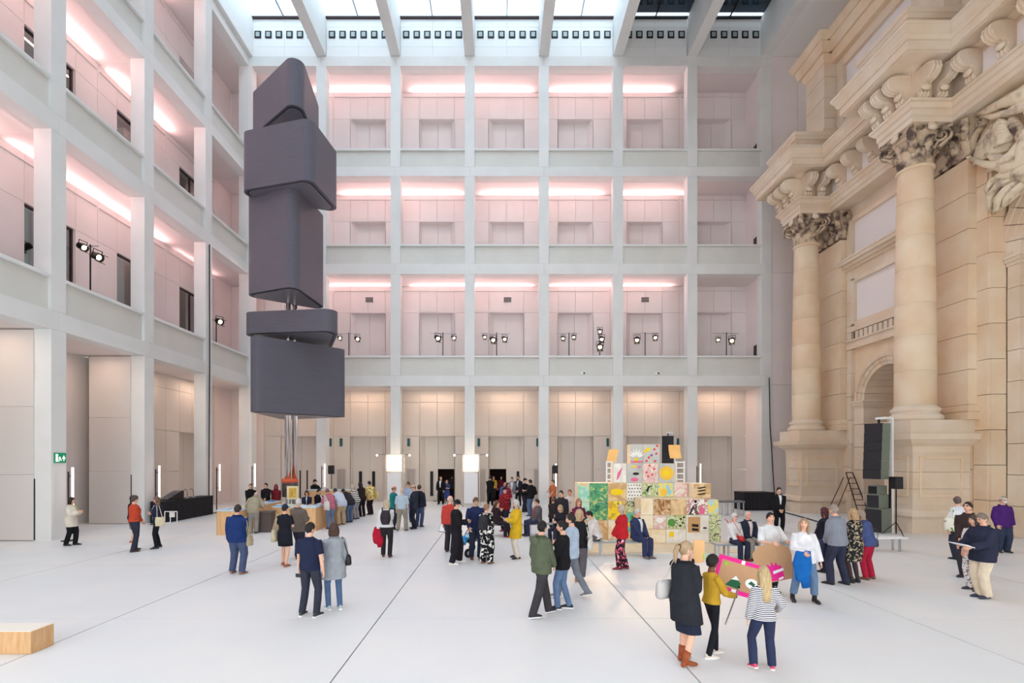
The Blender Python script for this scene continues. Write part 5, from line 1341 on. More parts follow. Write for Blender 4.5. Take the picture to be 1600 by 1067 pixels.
def handbag(key, label, col, side=1, z=.95, y=0.0, w_=.26, h=.18, x=.24, cross=False):
    P = PEOPLE[key]; M = P['M'] @ Matrix.Scale(P['s'], 4); c = mat('leather_%d_%d_%d' % col, col, .45)
    t = root('handbag', label, 'bag', tuple(M @ Vector((side*x, y, z))))
    rows = [[M @ Vector((side*x+.05*b*sx, y+w_/2*a*sy, zz)) for sx, sy in ((-1,-.9),(0,-1),(1,-.9),(1,.9),(0,1),(-1,.9))] for zz, a, b in ((z-h/2,.9,.9),(z-h*.3,1,1.1),(z+h*.3,.95,.9),(z+h/2,.85,.45))]
    MB().loft(rows).build('bag_body', c, t, True)
    s0 = M.inverted() @ P['sh'][(0 if side < 0 else 1) if not cross else (1 if side < 0 else 0)]+Vector((0, 0, .07))
    for f in (-1, 1):
        pts = [M @ Vector((side*x, y+f*w_*.4, z+h*.4)), M @ Vector((side*(.2 if not cross else .12), f*.16, 1.22)), M @ (s0+Vector((0, f*.03, 0)))]
        MB().tube(pts, .009*P['s'], 5).build('strap', c, t)
K = cloth
BLK, NAVY, JEAN, GREY, KHAKI, WHT, BEI = (34,34,38), (38,44,72), (92,122,160), (150,152,158), (168,158,138), (238,238,242), (214,196,164)
STRIPE = pattern('breton_stripe', (240,238,240), (28,32,58), 'stripe', 12.5, .5)
BWBOLD = pattern('bold_black_white', (238,234,226), (26,26,30), 'stripe', 3.6, .55)
FLORAL = pattern('dark_floral', (40,40,44), (186,170,140), 'noise', 16, .56, (120,84,70))
REDFLOR = pattern('red_floral', (44,34,48), (214,90,110), 'noise', 12, .54, (230,214,220))
BWPAT = pattern('black_white_blotch', (30,30,34), (236,232,228), 'noise', 11, .56)
SPECK = pattern('speckled_white', (232,228,226), (110,104,116), 'noise', 30, .56)
PLAID = pattern('red_plaid', (60,26,34), (170,40,48), 'check', 13)
YFLOR = pattern('yellow_floral', (236,222,160), (226,190,90), 'noise', 10, .5, (120,110,90))
BSTR = pattern('blue_stripe_shirt', (226,230,240), (150,166,200), 'vstripe', 14, .6)
# ------------------------------------------------ foreground
person('coatwoman', 'woman in a long dark charcoal coat and brown ankle boots, fair ponytail', 1070, 1036, 1.74, 62, top=(K((50,52,60)),.60,1,.04,.1), bot=('skirt', K((44,52,76)), .0, .44, .03), shoes=((150,74,36),.13,.05), hair=('pony',(196,158,112)), arms=(('chin'),(.03,.22,1.22)), fem=True, yaw=10, pitch=12, spread=.1, step=.14)
person('yellowgirl', 'girl in a mustard yellow sweater and black leggings holding a stick', 1112, 1024, 1.47, 75, top=(K((214,164,40)),.93,1,.012), bot=('trousers', K((36,38,46)), -.006), shoes=((206,198,190),0,0,(238,236,232)), hair=('curly',(40,32,30)), sk=(120,78,56), arms=(('read'),('read')), fem=True, hk=1.08, pitch=8, build=.9, feet=((-.08,.16,0),(.1,-.12,0)))
person('stripegirl', 'girl with long blonde hair in a striped top and blue jeans, seen from behind', 1194, 1046, 1.40, 8, top=(STRIPE,.86,1,.02,.1), bot=('trousers', K((56,66,104)), .01), shoes=((206,70,104),0,0,(240,230,232)), hair=('long',(214,178,118)), arms=(('hang'),(.3,.22,.98)), fem=True, hk=1.12, build=.92, feet=((-.19,-.04,.05),(.15,.08,0)))
person('couplem', 'young man in a navy T-shirt and dark jeans standing with his back turned', 484, 962, 1.73, 12, top=(K((42,50,84)),.86,.5,.012), bot=('trousers', K((62,64,82)), .004), shoes=((56,58,62),0,0,(226,226,226)), hair=('short',(36,30,32)), arms=('hang','hang'), spread=.15, yaw=20)
person('couplew', 'woman in a long pale grey coat with shoulder length brown hair and jeans', 522, 951, 1.66, 325, top=(K((168,174,184)),.62,1,.03,.3), bot=('trousers', K((84,110,150)), -.004), shoes=((176,190,196),0,0,(240,240,240)), hair=('bob',(92,58,48)), arms=('front','hang'), fem=True, spread=.1, step=.1, yaw=20)
person('hoodie', 'man in an olive green hooded jacket and dark grey jeans, mid stride', 846, 962, 1.76, 60, top=(K((92,102,80)),.80,1,.035), bot=('trousers', K((74,70,76)), .012), shoes=((48,54,66),0,0,(238,238,240)), hair=('short',(34,26,28)), arms=('pocket','front'), spread=.08, step=.48, yaw=-20, hood=True)
person('walkw', 'dark haired woman in a black jacket and blue jeans walking beside the man in green', 879, 951, 1.71, 282, top=(K((38,36,42)),.80,1,.02), bot=('trousers', K((100,128,168)), .0), shoes=((40,40,48),0,0,(240,240,240)), hair=('bun',(34,28,30)), arms=('swing','front'), fem=True, spread=.07, step=.22)
person('walkm', 'man in a light blue shirt and grey jeans walking behind the woman in black', 893, 934, 1.76, 285, top=(K((190,208,232)),.84,.9,.02), bot=('trousers', K((122,128,142)), .006), shoes=((128,120,128),0,0,(230,230,230)), hair=('short',(48,38,38)), arms=('phone','hang'), spread=.08, step=.62, lift=.06)
person('blousew', 'blonde woman in a white blouse and jeans carrying a bright blue jacket', 1256, 940, 1.70, 190, top=(K((244,242,246)),.82,1,.03,.1), bot=('cropped', K((104,132,166)), .012), shoes=((48,44,46),.13,.03), hair=('long',(186,150,110)), arms=((.27,.12,.86),(.12,.3,1.06)), fem=True, spread=.2, step=.06, yaw=28, pitch=-12)
person('whiteshirt', 'dark haired man in a white shirt holding up a brown cardboard sign', 1203, 925, 1.74, 170, top=(K((242,242,244)),.86,.6,.02), bot=('trousers', K((52,52,60)), .008), shoes=((40,38,40),0), hair=('short',(42,32,30)), arms=((.2,.34,1.12),(.2,.34,1.12)), spread=.1, yaw=15, pitch=-8)
person('blazerman', 'stout man in a bright blue blazer and jeans seen from behind', 371, 896, 1.75, 8, top=(K((36,64,132)),.80,1,.04), bot=('trousers', K((74,86,122)), .018), shoes=((150,112,92),0), hair=('short',(62,52,50)), arms=('hang','front'), spread=.15, step=.05, build=1.15)
person('blackdress', 'woman in a short black dress and dark blue cap with a cream tote', 445, 884, 1.68, 5, top=(K((40,42,54)),.62,.5,.012), bot=('skirt', K((34,34,42)), .01, .56, .03), shoes=((170,100,84),0), hair=('short',(50,40,40)), hat=('cap',(48,60,96)), arms=('phone','phone'), fem=True, spread=.1, step=.22, yaw=10)
person('browncoat', 'white haired old man in a grey brown jacket at the pale counter', 466, 872, 1.75, 20, top=(K((112,100,92)),.78,1,.04), bot=('trousers', K((54,56,76)), .015), shoes=((52,48,50),0), hair=('short',(226,220,216)), sk=(226,164,146), arms=('phone','phone'), spread=.11, step=.2, yaw=-40, build=1.06)
# ------------------------------------------------ left
person('creamcoat', 'dark haired woman in a cream white coat and black trousers', 111, 852, 1.62, 75, top=(K((240,230,214)),.68,1,.035,.05), bot=('trousers', K(BLK), .015), shoes=((36,32,34),0), hair=('bob',(52,38,36)), arms=('hold','hold'), fem=True, spread=.07, step=.22, shirt=((214,214,90),.04,1.0))
person('orangesw', 'person in an orange red sweater and dark blue trousers, back turned', 210, 861, 1.76, 30, top=(K((206,70,42)),.92,1,.015), bot=('trousers', K((58,62,80)), .008), shoes=((66,48,48),0), hair=('short',(92,76,70)), arms=('front','fold'), spread=.16, step=.2, fem=True)
person('skirtleft', 'woman in a dark jacket and taupe skirt half hidden behind the orange sweater', 207, 848, 1.64, 60, top=(K((48,48,58)),.84,1,.02), bot=('skirt', K((160,138,130)), .01, .5, .03), shoes=((180,90,90),0,0,(230,220,220)), hair=('bob',(54,44,44)), arms=('front','hang'), fem=True, spread=.08)
person('totewoman', 'woman in a dark blue jacket and black leggings facing the orange sweater', 246, 856, 1.68, 235, top=(K((48,56,88)),.88,1,.015), bot=('trousers', K((36,36,46)), -.004), shoes=((46,44,52),0), hair=('bob',(130,98,74)), arms=('fold','fold'), fem=True, spread=.18, step=.1, shirt=((196,198,206),.05,.95))
# ------------------------------------------------ desk
person('leaner', 'man in a beige jacket bending over the desk behind the blue blazer', 396, 833, 1.76, 350, top=(K((176,166,140)),.8,1,.04), bot=('trousers', K((150,146,140)), .015), shoes=((60,56,54),0), hair=('fringe',(200,190,184)), arms=('desk','desk'), lean=38, spread=.1)
person('staffa', 'grey haired visitor in black behind the left desk counter', 0, 0, 1.72, 170, pos=(-11.9,24.2), top=(K(BLK),.8,1,.03), bot=('trousers', K(BLK), .01), hair=('short',(140,110,100)), arms=('front','front'))
person('staffb', 'man in a black sweater behind the desk, left of the red jacket', 0, 0, 1.74, 185, pos=(-11.3,24.5), top=(K((34,34,38)),.8,1,.03), bot=('trousers', K(BLK), .01), hair=('short',(62,50,46)), arms=('desk','front'))
person('staffc', 'person in a dark red jacket and hood behind the desk', 0, 0, 1.66, 0, pos=(-11.0,24.9), top=(K((150,40,52)),.8,1,.05), bot=('trousers', K(BLK), .01), hair=('bob',(170,60,70)), arms=('front','front'))
person('capguard', 'person in black with a black cap standing behind the desk', 0, 0, 1.80, 120, pos=(-10.0,27.4), top=(K((30,30,34)),.8,1,.03), bot=('trousers', K(BLK), .01), hair=('short',(40,34,34)), hat=('cap',(34,32,36)), arms=('desk','front'))
person('deskw', 'seated woman in navy with a white lanyard serving at the desk', 0, 0, 1.66, 165, pos=(-8.6,22.6), sit=.62, top=(K((44,48,82)),.9,.6,.02), bot=('trousers', K(NAVY), .01), hair=('bob',(110,62,46)), arms=('lap','lap'), fem=True, shirt=((230,230,236),.03,1.1), pitch=20)
person('deskm', 'seated man in a black suit serving at the desk beside the woman in navy', 0, 0, 1.74, 110, pos=(-8.25,23.1), sit=.62, top=(K((32,32,38)),.9,1,.03), bot=('trousers', K(BLK), .01), hair=('short',(50,36,32)), arms=('lap','lap'), shirt=((240,240,244),.05,1.1), pitch=10)
person('redtote', 'visitor in jeans and a pinkish red shirt with a big white tote', 517, 826, 1.72, 310, top=(K((196,110,130)),.84,.9,.03), bot=('trousers', K((104,122,154)), .012), shoes=((60,56,60),0), hair=('short',(150,90,90)), arms=('desk','desk'), lean=22)
person('stripeman', 'man in a blue striped shirt and beige trousers bending over the desk', 533, 820, 1.80, 305, top=(BSTR,.8,1,.04), bot=('trousers', K((206,180,144)), .025), shoes=((150,110,80),0), hair=('short',(80,66,62)), arms=('desk','desk'), lean=42, spread=.13)
person('darkbent', 'person in a dark jacket and blue jeans bending over the desk', 546, 816, 1.74, 302, top=(K((66,60,66)),.8,1,.045), bot=('trousers', K((90,114,152)), .012), shoes=((50,50,56),0), hair=('short',(46,40,40)), arms=('desk','desk'), lean=45)
person('zebra', 'fair haired woman in a black and white striped top and grey trousers', 557, 811, 1.70, 295, top=(BWBOLD,.84,1,.03), bot=('trousers', K((172,168,176)), .015), shoes=((50,52,66),0), hair=('bob',(220,202,176)), arms=('desk','desk'), fem=True, lean=20)
person('darkqueue', 'person in black with a tan shoulder bag in the desk queue', 566, 807, 1.76, 310, top=(K((58,46,46)),.8,1,.03), bot=('trousers', K((40,36,42)), .012), shoes=((60,44,42),0), hair=('bob',(54,36,36)), arms=('front','front'), fem=True, lean=12)
person('yellowq', 'person in a pale yellow flowered jacket at the end of the desk queue', 579, 804, 1.76, 300, top=(YFLOR,.78,1,.035), bot=('trousers', K((58,40,46)), .012), shoes=((50,36,40),0), hair=('short',(44,36,38)), arms=('front','front'), lean=6)
# ------------------------------------------------ between desk and truss
person('redjacketw', 'blonde woman in white with a grey backpack and a red jacket in hand', 604, 870, 1.72, 358, top=(K((236,236,240)),.9,1,.025), bot=('trousers', K((54,48,54)), .008), shoes=((84,56,50),0), hair=('long',(210,186,152)), arms=('hang','front'), fem=True, spread=.11, step=.14, yaw=-20)
person('tealman', 'bald man in a teal sweater beside the white truss banner', 615, 827, 1.80, 80, top=(K((30,124,124)),.84,1,.025), bot=('trousers', K((52,56,76)), .012), shoes=((50,50,56),0), hair=('fringe',(120,100,90)), arms=('hang','front'), sk=(224,150,128))
person('khakiman', 'bald man in a light blue shirt and khaki trousers, back turned', 628, 829, 1.72, 5, top=(K((190,210,226)),.88,.6,.025), bot=('trousers', K((152,144,130)), .022), shoes=((120,96,76),0), hair=('fringe',(220,200,186)), arms=('hang','hang'), spread=.17)
person('sunglass', 'man in sunglasses and a pale blue shirt behind the group of men', 638, 815, 1.84, 185, top=(K((170,190,222)),.86,.9,.02), bot=('trousers', K((80,110,170)), .012), shoes=((60,60,66),0), hair=('short',(60,48,46)), arms=('front','front'), glasses='sun')
person('suitman', 'man in a dark navy suit and white shirt looking at his phone', 647, 826, 1.84, 250, top=(K((58,62,80)),.80,1,.03), bot=('trousers', K((46,48,60)), .015), shoes=((40,38,42),0), hair=('fringe',(150,110,90)), arms=('phone','phone'), pitch=18, shirt=((240,240,246),.06,1.08))
person('packman', 'man in dark clothes with a black backpack behind the navy suit', 655, 823, 1.80, 20, top=(K((50,54,74)),.8,1,.03), bot=('trousers', K((70,82,120)), .015), shoes=((50,50,54),0), hair=('short',(90,70,60)), arms=('front','hang'))
person('doorguard', 'man in a black suit standing at the left open doorway', 689, 788, 1.82, 190, top=(K((32,32,38)),.78,1,.03), bot=('trousers', K((30,30,36)), .012), shoes=((30,28,30),0), hair=('short',(58,44,42)), arms=('pocket','pocket'), shirt=((244,244,248),.06,1.05), spread=.14)
person('bluedress', 'woman in a blue dress sitting or crouching by the left doorway', 698, 786, 1.52, 175, top=(K((56,76,140)),.62,.9,.02,.1), bot=('skirt', K((56,76,140)), .02, .35, .06), shoes=((40,40,50),0), hair=('bob',(190,160,130)), arms=('phone','phone'), fem=True)
person('doordark', 'dark clothed person just inside the left open doorway', 0, 0, 1.80, 10, pos=(-3.3,35.4), top=(K((60,50,56)),.8,1,.03), bot=('trousers', K((44,40,46)), .012), hair=('short',(70,50,46)))
# ------------------------------------------------ middle crowd
person('redsw', 'old man in a bright red sweater and dark trousers holding a dark folder', 703, 862, 1.76, 20, top=(K((206,66,56)),.86,1,.025), bot=('trousers', K((62,58,68)), .02), shoes=((60,54,56),0), hair=('fringe',(214,196,184)), sk=(230,176,156), arms=('hang','front'), yaw=40)
person('capman', 'man all in black with a black baseball cap looking at his phone', 713, 880, 1.78, 85, top=(K((36,36,42)),.84,1,.02), bot=('trousers', K((42,38,46)), .025), shoes=((228,222,218),0,0,(240,238,236)), hair=('short',(60,50,48)), hat=('cap',(38,36,40)), arms=('phone','phone'), pitch=25, spread=.16, step=.2)
person('navyman', 'man in a navy blue shirt bending his head over the pushchair', 743, 873, 1.80, 160, top=(K((48,58,108)),.84,1,.025), bot=('trousers', K((50,60,86)), .012), shoes=((110,48,40),.06), hair=('short',(120,86,70)), arms=((.25,.3,.95),(.25,.25,.92)), pitch=28, spread=.12)
person('blotchw', 'woman in a black and white patterned suit with a black backpack', 760, 880, 1.66, 30, top=(BWPAT,.86,1,.03), bot=('trousers', BWPAT, .035), shoes=((140,90,70),0), hair=('short',(170,120,84)), arms=('front','front'), fem=True, yaw=20, spread=.12)
person('backman', 'man in a black jacket and trousers seen from behind at the right doorway', 766, 790, 1.86, 5, top=(K((32,32,38)),.76,1,.035), bot=('trousers', K((36,34,40)), .015), shoes=((30,30,32),0), hair=('short',(50,40,40)), arms=('front','front'), spread=.12)
person('doory', 'person in a yellow top inside the right doorway', 0, 0, 1.74, 170, pos=(-.4,35.2), top=(K((226,180,60)),.86,.9,.02), bot=('trousers', K((60,50,56)), .012), hair=('bob',(90,56,44)), fem=True)
person('doorred', 'person in a dark red jacket inside the right doorway', 0, 0, 1.72, 190, pos=(.15,35.5), top=(K((130,36,46)),.8,1,.03), bot=('trousers', K((50,44,50)), .012), hair=('short',(60,44,40)))
person('violet', 'man in a violet blue shirt stooping near the right doorway', 785, 800, 1.66, 40, top=(K((86,84,150)),.84,.9,.03), bot=('trousers', K((60,60,80)), .015), hair=('fringe',(190,170,160)), lean=18, arms=('front','front'))
person('crimson', 'woman in a crimson jacket beside the violet shirt', 793, 802, 1.64, 120, top=(K((160,40,66)),.84,1,.03), bot=('trousers', K((60,50,60)), .012), hair=('bob',(100,60,50)), fem=True, arms=('front','hang'))
person('greyvest', 'man in a grey jacket over a white shirt in the back crowd', 800, 794, 1.84, 185, top=(K((128,132,146)),.8,1,.03), bot=('trousers', K((226,222,224)), .012), hair=('short',(66,50,46)), arms=('front','phone'), shirt=((244,242,244),.08,.95))
person('backsuit', 'bearded man in a dark navy suit in the back crowd', 810, 791, 1.88, 200, top=(K((46,48,66)),.78,1,.03), bot=('trousers', K((44,44,58)), .012), hair=('short',(44,36,36)), beard=(52,40,38), arms=('front','front'), shirt=((240,240,244),.05,1.1))
person('blacktee', 'man in a black T-shirt talking in the back crowd', 820, 800, 1.86, 140, top=(K((30,30,34)),.84,.5,.02), bot=('trousers', K((56,56,70)), .012), hair=('short',(56,44,40)), hat=('cap',(40,38,40)), arms=('front','phone'))
person('jeansback', 'man in a black jacket and jeans with a backpack in the back crowd', 829, 806, 1.86, 300, top=(K((36,36,42)),.82,1,.03), bot=('trousers', K((92,112,150)), .012), hair=('short',(58,46,42)), arms=('phone','phone'), spread=.13)
person('plaid', 'man in a red plaid shirt and dark cap standing in the crowd', 789, 830, 1.80, 215, top=(PLAID,.84,1,.03), bot=('trousers', K((54,50,60)), .012), shoes=((150,50,50),0), hair=('short',(70,50,44)), hat=('cap',(52,52,70)), arms=('front','front'), pitch=12)
person('longhair', 'seated woman with long brown hair and dark clothes, legs crossed', 0, 0, 1.70, 110, pos=(-.1,18.95), sit=.45, top=(K((62,42,48)),.9,1,.025), bot=('trousers', K((58,48,60)), .012), shoes=((150,40,56),0), hair=('long',(120,74,56)), arms=('lap','lap'), fem=True, pitch=15, feet=((-.05,.55,.0),(.12,.42,0)))
person('yellowcoat', 'white haired woman in a bright yellow coat, cream trousers and black ankle boots', 807, 872, 1.72, 262, top=(K((240,192,30)),.60,1,.035,.1), bot=('trousers', K((244,232,214)), .012), shoes=((36,34,38),.1,.04), hair=('bob',(214,206,198)), arms=('phone','phone'), fem=True, pitch=15, spread=.14)
person('greyseat', 'seated man in a grey jacket over an orange red sweater', 0, 0, 1.76, 255, pos=(1.45,19.2), sit=.45, top=(K((96,92,98)),.88,1,.035), bot=('trousers', K((66,72,106)), .015), shoes=((56,50,52),0), hair=('short',(60,46,42)), arms=('lap','lap'), shirt=((190,84,60),.09,.98))
person('vestseat', 'seated woman in a dark vest and white blouse seen from behind', 0, 0, 1.68, 10, pos=(2.2,20.7), sit=.45, top=(K((70,60,62)),.9,0,.03), bot=('trousers', K((60,54,60)), .012), hair=('bun',(150,100,74)), arms=('lap','lap'), fem=True)
person('orangetop', 'man in an orange shirt and black apron standing behind the seated group', 864, 802, 1.80, 240, top=(K((206,110,70)),.86,.5,.02), bot=('trousers', K((40,38,50)), .012), hair=('short',(110,70,54)), arms=('front','phone'))
person('blondeblack', 'blonde person in a black jacket sitting in the group beside the pile', 0, 0, 1.66, 230, pos=(2.1,17.3), sit=.45, top=(K((44,44,58)),.88,1,.03), bot=('trousers', K((60,60,80)), .012), hair=('bob',(206,170,120)), arms=('phone','lap'), fem=True)
person('redhair', 'red haired woman with a white strap in the group beside the pile', 0, 0, 1.72, 200, pos=(2.75,19.7), top=(K((226,220,222)),.86,1,.03), bot=('trousers', K((60,56,70)), .012), hair=('short',(176,96,60)), arms=('front','front'), fem=True)
person('darkhead', 'dark haired man in a dark shirt behind the woman with the white bag', 0, 0, 1.74, 210, pos=(2.3,18.75), top=(K((56,52,62)),.84,1,.03), bot=('trousers', K((50,50,60)), .012), hair=('short',(44,36,38)))
person('whitebag', 'blonde woman in a black top and dark cropped trousers with a white shoulder bag', 905, 910, 1.72, 20, top=(K((40,40,46)),.84,.6,.025), bot=('cropped', K((96,92,98)), .018), shoes=((180,120,80),0), hair=('bob',(212,172,124)), arms=('front','front'), fem=True, spread=.09, step=.25, yaw=30)
person('plumw', 'old woman in a plum top and glasses standing near the seated reader', 0, 0, 1.66, 165, pos=(2.5,15.95), top=(K((128,42,86)),.84,1,.03), bot=('trousers', K((70,64,74)), .015), hair=('bob',(200,120,96)), arms=('phone','front'), fem=True, glasses=True)
person('whiteseat', 'dark haired man in a white shirt sitting on the bench reading', 0, 0, 1.76, 275, pos=(2.95,15.2), sit=.45, top=(K((240,230,226)),.88,1,.03), bot=('trousers', K((104,98,98)), .015), shoes=((92,84,80),0), hair=('short',(40,32,32)), arms=('lap','lap'), lean=18, pitch=22)
person('redwoman', 'white haired woman in a red jacket and dark floral trousers walking', 972, 889, 1.70, 275, top=(K((204,34,44)),.84,1,.03), bot=('trousers', REDFLOR, .02), shoes=((130,44,48),0), hair=('bob',(216,192,166)), arms=('front','front'), fem=True, spread=.06, step=.2)
person('suitseat', 'man in a blue suit and white shirt sitting on the bench before the pile', 0, 0, 1.80, 150, pos=(4.15,15.2), sit=.45, top=(K((62,72,118)),.86,1,.035), bot=('trousers', K((62,72,118)), .012), shoes=((120,110,104),0), hair=('short',(224,218,212)), sk=(232,170,150), arms=((.05,.42,.78),(.05,.42,.78)), shirt=((240,246,244),.06,1.02), pitch=12, feet=((-.02,.5,0),(.14,.45,0)))
# ------------------------------------------------ right
person('oldwhite', 'old woman in a white jacket seated with a red bag on her lap', 0, 0, 1.66, 165, pos=(6.85,14.75), sit=.45, top=(K((244,242,242)),.88,1,.03), bot=('trousers', K((56,62,86)), .015), shoes=((130,44,44),0), hair=('short',(236,232,228)), sk=(236,184,164), arms=('lap','lap'), fem=True, glasses=True, yaw=-10)
person('oldnavy', 'old man in a navy jacket and grey trousers seated beside the woman in white', 0, 0, 1.74, 175, pos=(7.3,14.85), sit=.45, top=(K((48,54,78)),.88,1,.035), bot=('trousers', K((168,156,144)), .015), shoes=((50,46,48),0), hair=('fringe',(230,226,222)), sk=(232,172,150), arms=('knee','lap'), shirt=((240,220,214),.06,1.02))
person('guard', 'young man in a black suit and open white shirt standing with folded hands', 1217, 833, 1.80, 190, top=(K((32,32,38)),.80,1,.03), bot=('trousers', K((30,30,36)), .012), shoes=((28,26,30),0), hair=('short',(44,34,32)), arms=('front','front'), shirt=((244,244,246),.055,1.1), spread=.11)
person('maroonhair', 'woman in black with maroon red hair turned to the group', 1289, 894, 1.66, 330, top=(K((44,46,62)),.82,1,.025), bot=('trousers', K((46,50,70)), .012), shoes=((40,40,46),0), hair=('bob',(96,36,48)), arms=('front','hang'), fem=True)
person('greysweater', 'tall man in a grey sweater and dark jeans with a jacket over his arm', 1309, 913, 1.85, 335, top=(K((136,142,156)),.86,1,.03), bot=('trousers', K((58,62,86)), .016), shoes=((48,42,44),0), hair=('short',(176,152,136)), arms=('front','hang'), spread=.15, step=.15, lean=6, build=1.06)
person('floraldress', 'blonde woman in a dark floral dress and black tights', 1334, 910, 1.74, 345, top=(FLORAL,.62,1,.03,.1), bot=('skirt', FLORAL, .03, .5, .05), tights=(84,66,70), shoes=((46,44,46),.05), hair=('long',(206,158,106)), sk=(222,180,160), arms=('front','front'), fem=True, spread=.09)
person('redtrousers', 'woman in a blue jacket and bright red trousers with a crossbody bag', 1357, 905, 1.68, 335, top=(K((72,86,138)),.84,1,.03), bot=('trousers', K((184,32,60)), .008), shoes=((110,84,70),0), hair=('bob',(180,150,130)), arms=('front','hang'), fem=True, spread=.13, lean=14)
person('whitecap', 'man in a white sweater and dark cap carrying a white tote', 1497, 874, 1.82, 345, top=(K((236,240,246)),.88,1,.03), bot=('trousers', K((56,60,78)), .015), shoes=((50,50,56),0), hair=('short',(110,96,92)), hat=('cap',(120,96,96)), arms=('hang','front'), yaw=40)
person('brownjacket', 'dark haired man in glasses and a dark brown jacket looking up', 1513, 903, 1.86, 250, top=(K((76,58,56)),.76,1,.035), bot=('trousers', K((66,64,74)), .015), shoes=((50,46,50),0), hair=('short',(42,34,34)), arms=('front','front'), glasses=True, pitch=-12)
person('speckw', 'woman in white with speckled trousers behind the man with the booklet', 1522, 922, 1.66, 265, top=(K((240,232,230)),.86,.9,.025), bot=('trousers', SPECK, .012), shoes=((52,52,62),0), hair=('bob',(90,70,64)), arms=('front','front'), fem=True)
person('clipman', 'grey haired man in a navy blazer and cream trousers reading a white booklet', 1536, 934, 1.78, 270, top=(K((52,56,80)),.76,1,.045), bot=('trousers', K((240,222,194)), .022), shoes=((52,58,76),0), hair=('short',(140,120,108)), arms=('read','read'), pitch=25, spread=.07, build=1.08)
person('purple', 'person in a purple zipped jacket, pale cap and white mask', 1567, 863, 1.74, 185, top=(K((92,44,140)),.80,1,.045), bot=('trousers', K((60,72,100)), .03), shoes=((60,62,58),0), hair=('short',(180,160,150)), hat=('cap',(226,216,204)), arms=('pocket','pocket'), mask=True, spread=.12)
finish_people()
# ------------------------------------------------ bags
tote('blackdress', 'cream tote bag hanging from the shoulder of the woman in a black dress', (232,214,178), -1, .86, -.04)
tote('totewoman', 'cream tote bag of the woman facing the orange sweater', (234,220,186), -1, .92, -.06, .26, .3)
tote('redtote', 'big white tote bag of the visitor at the desk', (236,232,228), -1, 1.0, -.12, .36, .36)
tote('darkqueue', 'tan tote bag of the person in black at the desk queue', (226,190,120), 1, .98, -.12, .3, .34)
tote('yellowq', 'yellowish tote bag of the last person in the desk queue', (226,204,140), 1, 1.0, -.14, .3, .34)
tote('whitecap', 'white tote bag with green print carried by the man in a white sweater', (236,234,214), -1, .98, .0, .3, .36, m=pattern('tote_print', (238,236,222), (120,160,80), 'noise', 6, .58))
tote('blazerman', 'small beige patterned bag at the side of the blue blazer', (190,176,140), 1, .82, .1, .2, .24)
tote('whitebag', 'white shoulder bag of the blonde woman in black', (232,228,222), 1, .94, -.02, .34, .26)
backpack('redjacketw', 'dark grey backpack on the blonde woman in white', (66,60,66))
backpack('packman', 'black backpack of the man behind the navy suit', (34,34,38))
backpack('blotchw', 'dark grey backpack on the woman in the black and white patterned suit', (62,62,68))
backpack('jeansback', 'black backpack on the man in jeans in the back crowd', (30,30,34))
handbag('couplew', 'black handbag at the hip of the woman in a pale grey coat', (34,34,38), 1, .98, .02, .3, .22, .27)
handbag('coatwoman', 'pale grey leather shoulder bag behind the woman in a charcoal coat', (190,186,184), -1, 1.02, -.14, .28, .26, .25)
handbag('redtrousers', 'brown and green crossbody bag of the woman in red trousers', (70,60,58), 1, .90, .05, .28, .2, .25, True)
handbag('oldwhite', 'red handbag on the lap of the old woman in white', (190,44,50), 1, .66, .3, .26, .16, .02)
# ------------------------------------------------ carried jackets, phones, papers, signs
def hung_cloth(key, label, col, hand, length, name='jacket', wdt=.2, n=7):
    P = PEOPLE[key]; h = P['hands'][hand]
    t = root(name, label, 'clothing', tuple(h-Vector((0, 0, length))))
    for k in range(2):
        pts = [h+Vector((.04-.08*k, .02, .04)), h+Vector((.05-.1*k, .03, -length*.3)), h+Vector((.03-.06*k, .0, -length*.65)), h+Vector((.06-.12*k, .02, -length*(1-.18*k)))]
        MB().tube(pts, [(wdt*.5, .05), (wdt*.72, .07), (wdt*.6, .06), (wdt*.42, .04)], 12, ref=(1, 0, 0), wr=.13, seed=k+n).build('body' if k == 0 else 'sleeve', cloth(col), t, True)
hung_cloth('redjacketw', 'red jacket hanging from the hand of the blonde woman with a backpack', (190,26,52), 0, .55)
hung_cloth('greysweater', 'navy jacket over the arm of the tall man in grey', (60,66,96), 0, .7)
hung_cloth('blousew', 'bright blue jacket hanging from the arm of the woman in a white blouse', (20,104,190), 1, .68, wdt=.19)
def phone(key, label, hand=1, name='phone', size=(.038, .075, .006), col=(30,30,34), cat='phone', off=(0, .06, .03), tilt=.6):
    P = PEOPLE[key]; M = Matrix.Translation(P['hands'][hand]) @ Matrix.Rotation(-math.radians(P['face']), 4, 'Z') @ Matrix.Translation(off) @ Matrix.Rotation(tilt, 4, 'X')
    t = root(name, label, cat, tuple(P['hands'][hand]))
    mb = MB().box(-size[0], size[0], -size[1], size[1], -size[2], size[2]); mb.xf(M); mb.build('case' if cat == 'phone' else 'cover', mat('phone_%d' % col[0], col, .4), t)
    mb = MB().box(-size[0]*.9, size[0]*.9, -size[1]*.93, size[1]*.93, size[2], size[2]+.002); mb.xf(M); mb.build('screen' if cat == 'phone' else 'page', mat('phone_face_%d' % col[0], (70, 80, 96) if cat == 'phone' else (240, 240, 244), .2), t)
phone('capman', 'black phone in the hands of the man in a black cap')
phone('suitman', 'dark phone in the hands of the man in a navy suit')
phone('couplem', 'dark camera held low by the young man in a navy T-shirt', 0, 'camera', (.05, .06, .035), (44,44,48), 'camera', (0, .02, -.1), 0)
phone('yellowcoat', 'white leaflet in the hands of the woman in yellow', 0, 'leaflet', (.1, .14, .004), (236,236,240), 'leaflet')
phone('clipman', 'white open booklet held by the man in a navy blazer', 0, 'booklet', (.18, .13, .008), (226,226,230), 'booklet', (.1, .1, .03), .3)
